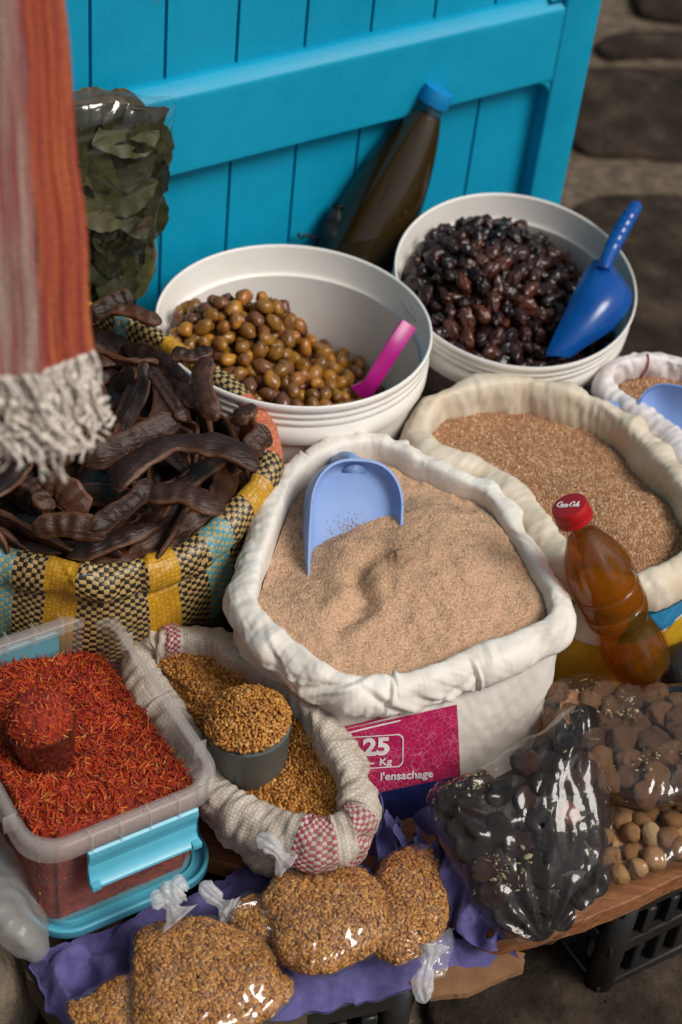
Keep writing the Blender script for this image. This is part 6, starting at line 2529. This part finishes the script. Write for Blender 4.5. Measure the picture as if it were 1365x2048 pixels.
# ------------------------------------------------------------------ purple egg tray
def make_tray():
    z0 = 0.196
    k = [P(58, 1912, z0), P(150, 2095, z0), P(1052, 1905, z0), P(850, 1600, z0)]
    n1, n2 = 230, 170
    a = np.linspace(0, 1, n1)[:, None, None]
    b = np.linspace(0, 1, n2)[None, :, None]
    # a runs along the street edge, b towards the back
    f0, f1 = k[1] * (1 - a) + k[2] * a, k[0] * (1 - a) + k[3] * a
    V = f0 * (1 - b) + f1 * b
    la, lb = np.linalg.norm(k[2] - k[1]), np.linalg.norm(k[0] - k[1])
    pa, pb = la / 0.062, lb / 0.062
    A, B = a[..., 0] * pa + 0 * b[..., 0], b[..., 0] * pb + 0 * a[..., 0]
    cup = np.cos(2 * math.pi * A) * np.cos(2 * math.pi * B)
    ridge = -np.abs(np.cos(math.pi * A)) * np.abs(np.cos(math.pi * B))
    z = 0.015 * np.sign(cup) * np.abs(cup) ** 0.7 + 0.008 * ridge + 0.006
    q = P3(V[..., 0], V[..., 1])
    z += 0.0022 * noise(q, 40, 3) + 0.0010 * noise(q, 120, 5)
    ea = np.minimum(a[..., 0], 1 - a[..., 0]) * la + 0 * b[..., 0]
    eb = np.minimum(b[..., 0], 1 - b[..., 0]) * lb + 0 * a[..., 0]
    e = np.minimum(ea, eb)
    fl = np.clip(e / 0.018, 0, 1)
    z = z * fl + 0.006 * (1 - fl)
    # flat pressed where the box and lid sit
    V[..., 2] = z0 + z - 0.030 * np.clip(1 - eb / 0.016, 0, 1) ** 0.8 * (b[..., 0] < 0.5) - 0.022 * np.clip(1 - ea / 0.014, 0, 1) * (a[..., 0] < 0.5)
    rag = noise(q, 55, 8) * 0.004 + noise(q, 160, 9) * 0.0022
    edge = np.clip(1 - e / 0.008, 0, 1)
    V[..., 0] += rag * edge
    V[..., 1] += noise(q, 70, 11) * 0.005 * edge
    # lid and box press the cups down under them
    ctr = bx((0, 0), 0)
    d = V - ctr
    inx = np.abs(d @ BXX) < BXW / 2 + 0.006
    iny = np.abs(d @ BXY) < BXL / 2 + 0.004
    V[..., 2] = np.where(inx & iny, np.minimum(V[..., 2], BXB - 0.014), V[..., 2])
    T = V - np.array([0, 0, 0.0022])
    m_ = n1 * n2
    f = gridf(n1, n2)
    ed = list(range(n2)) + [i * n2 + n2 - 1 for i in range(1, n1)] + [(n1 - 1) * n2 + j for j in range(n2 - 2, -1, -1)] + [i * n2 for i in range(n1 - 2, 0, -1)]
    E_ = np.array([[ed[i], ed[(i + 1) % len(ed)], ed[(i + 1) % len(ed)] + m_, ed[i] + m_] for i in range(len(ed))])
    # front apron: the tray edge turns down over the board
    tag(obj('egg_tray', np.concatenate([V.reshape(-1, 3), T.reshape(-1, 3)]), np.concatenate([f, f[:, ::-1] + m_, E_]), M['pulp']), 'purple moulded pulp egg tray lying under the fenugreek bags', 'egg tray')

    def strip(base_px, top_px, zb, zt, name, label, seed, thick=0.003, hole=True):
        n, r = 150, 44
        Bp = catmull(np.array([P(x, y, z) for (x, y), z in zip(base_px, zb)]), n, False)
        Tp = catmull(np.array([P(x, y, z) for (x, y), z in zip(top_px, zt)]), n, False)
        t = np.linspace(0, 1, r)[:, None, None]
        G = Bp[None] * (1 - t) + Tp[None] * t
        s_ = np.linspace(0, 1, n)[None, :]
        # torn upper edge
        tear = 0.010 * noise(P3(s_ * 0.25, 0 * s_), 60, seed) + 0.006 * noise(P3(s_ * 0.25, 0 * s_), 170, seed + 1)
        dirv = unit(Tp - Bp)
        G = G + dirv[None] * (tear * (t[..., 0] ** 1.5))[..., None]
        nr = unit(np.cross(np.gradient(G, axis=1), np.gradient(G, axis=0)))
        nr = nr * np.sign((nr * (CAM - G)).sum(-1, keepdims=True))
        bulg = 0.0095 * np.sin(s_ * 2 * math.pi * 3.1 + seed) * np.sin(t[..., 0] * math.pi * 1.5 + 0.3) + 0.0055 * crumple(G, 30, seed + 2) + 0.0025 * noise(G, 90, seed + 3)
        G = G + nr * bulg[..., None]
        G2 = G - nr * thick
        m2 = n * r
        f = gridf(r, n)
        cen = G.reshape(-1, 3)[f].mean(1)
        if hole:
            hp = G[int(r * 0.35), int(n * 0.80)]
            keep = np.linalg.norm((cen - hp), axis=1) > 0.0050
            f = f[keep]
        # close the borders of what is left
        ce = {}
        for q_ in f:
            for x in range(4):
                e_ = (q_[x], q_[(x + 1) % 4])
                ce[e_] = 1
        bd = [e_ for e_ in ce if (e_[1], e_[0]) not in ce]
        E2 = np.array([[y, x, x + m2, y + m2] for x, y in bd])
        return tag(obj(name, np.concatenate([G.reshape(-1, 3), G2.reshape(-1, 3)]), np.concatenate([f, f[:, ::-1] + m2, E2]), M['pulp']), label, 'egg tray')
    strip([(866, 1735), (880, 1795), (900, 1840), (930, 1878), (965, 1900), (998, 1902)], [(882, 1640), (925, 1650), (945, 1715), (978, 1762), (1000, 1805), (1010, 1862)],
          [.222, .220, .216, .212, .208, .206], [.262, .262, .258, .246, .236, .218], 'torn_egg_tray', 'torn ragged strip of purple egg tray standing beside the blackish fruit bag', 4)
    strip([(750, 1735), (790, 1720), (830, 1720), (870, 1735), (895, 1765)], [(758, 1580), (790, 1628), (815, 1660), (845, 1690), (880, 1720)],
          [.215, .212, .212, .212, .212], [.262, .252, .246, .242, .236], 'torn_egg_tray', 'crumpled purple egg tray piece behind the right bag, under the large sack', 9, 0.003, False)


make_tray()


# ------------------------------------------------------------------ hanging scarves
def make_scarf(name, label, topL, topR, botL, botR, dist, mat, seed, fr_len, folds):
    """cloth hung in soft vertical folds: pixel corners at a distance from the eye"""
    n, r = 260, 220
    tl, tr, bl, br = [PD(x, y, d) for (x, y), d in zip((topL, topR, botL, botR), dist)]
    s_ = np.linspace(0, 1, n)
    t = np.linspace(0, 1, r)
    top = tl + (tr - tl) * s_[:, None]
    bot = bl + (br - bl) * s_[:, None]
    G = top[None] * (1 - t)[:, None, None] + bot[None] * t[:, None, None]
    nr = unit(CAM - G)
    w_ = np.linalg.norm(br - bl)
    fold = np.zeros((r, n))
    for c, wd, h in folds:
        fold += h * np.exp(-((s_[None] - c - 0.02 * np.sin(t[:, None] * 4 + seed)) / wd) ** 2)
    rib = 0.0009 * np.abs(np.sin(s_[None] * math.pi * w_ / 0.0052 + 0.6 * np.sin(t[:, None] * 9))) * (0.75 + 0.25 * np.sin(t[:, None] * 420 + s_[None] * 30))
    G = G + nr * (rib + fold + 0.002 * noise(G * np.array([1, 1, 0.3]), 40, seed))[..., None]
    G = G + unit(tr - tl) * (0.004 * noise(P3(0 * s_[None] + seed, 0 * s_[None], t[:, None] * 0.5), 9, seed))[..., None]
    G2 = G - nr * 0.004
    m2 = n * r
    f = gridf(r, n)
    ed = list(range(n)) + [i * n + n - 1 for i in range(1, r)] + [(r - 1) * n + j for j in range(n - 2, -1, -1)] + [i * n for i in range(r - 2, 0, -1)]
    E_ = np.array([[ed[(i + 1) % len(ed)], ed[i], ed[i] + m2, ed[(i + 1) % len(ed)] + m2] for i in range(len(ed))])
    uv = np.stack(np.broadcast_arrays(s_[None] * w_ * 1.5, t[:, None] * 0.45), -1).reshape(-1, 2)
    o0 = G[-1].mean(0)
    root = empty(name, o0, label, 'scarf')
    obj('cloth', np.concatenate([G.reshape(-1, 3), G2.reshape(-1, 3)]), np.concatenate([f, f[:, ::-1] + m2, E_]), mat, root, True, np.concatenate([uv, uv]))
    # knotted fringe
    rng = np.random.default_rng(seed)
    parts = []
    k = int(w_ / 0.0015)
    dn = np.array([0, 0, -1.0])
    sx = unit(br - bl)
    for i in range(k):
        q = G[-1, min(n - 1, int((i + 0.5) / k * n))] - nr[-1, 0] * rng.uniform(-0.005, 0.006)
        L = fr_len * rng.uniform(0.70, 1.12)
        tt = np.linspace(0, 1, 30)
        am = rng.uniform(0.001, 0.004)
        ph = rng.random(4) * 6.28
        # neighbours swing together and apart, so the fringe is knotted into a loose net
        net = (1 if i % 2 else -1) * 0.0036 * np.sin(tt * math.pi * 3.2 + 0.4 * math.sin(i * 0.7))
        pth = q + dn * (tt * L)[:, None] + sx * (net + am * np.sin(tt * rng.uniform(9, 18) + ph[0]) * tt + (rng.normal(0.26, 0.10)) * L * tt ** 1.3)[:, None] + nr[-1, 0] * (am * 1.5 * np.sin(tt * rng.uniform(6, 13) + ph[1]) * tt)[:, None]
        if rng.random() < 0.45:      # doubled back into a loop
            h_ = np.clip((tt - 0.7) / 0.3, 0, 1)
            pth = pth - dn * (h_ ** 2 * L * 0.30)[:, None] + sx * (h_ * 0.008)[:, None]
        rad = 0.00125 * (1 + 0.25 * np.sin(tt * 60 + ph[2]))
        parts.append(tube(pth, rad, 6))
        if rng.random() < 0.5:
            c = pth[rng.integers(6, 18)]
            Vk, Fk = sphere(8, 6)
            parts.append((Vk * 0.0030 + c, Fk))
    V, F = merge(parts)
    obj('fringe', V, F, M['fringe'], root)


make_scarf('scarf', 'faded pink striped knitted scarf with cream fringe hanging at the left edge', (-110, -60), (43, -60), (-80, 756), (80, 748), (1.04, 1.04, 1.06, 1.06), M['pink_knit'], 3, 0.082, [(0.80, 0.22, 0.003), (0.35, 0.25, 0.003)])
make_scarf('scarf', 'rust orange knitted scarf with cream fringe hanging right of the pink one', (44, -60), (132, -60), (84, 742), (187, 702), (1.062, 1.10, 1.082, 1.12), M['rust_knit'], 7, 0.080, [(0.40, 0.06, -0.003), (0.75, 0.3, 0.003)])
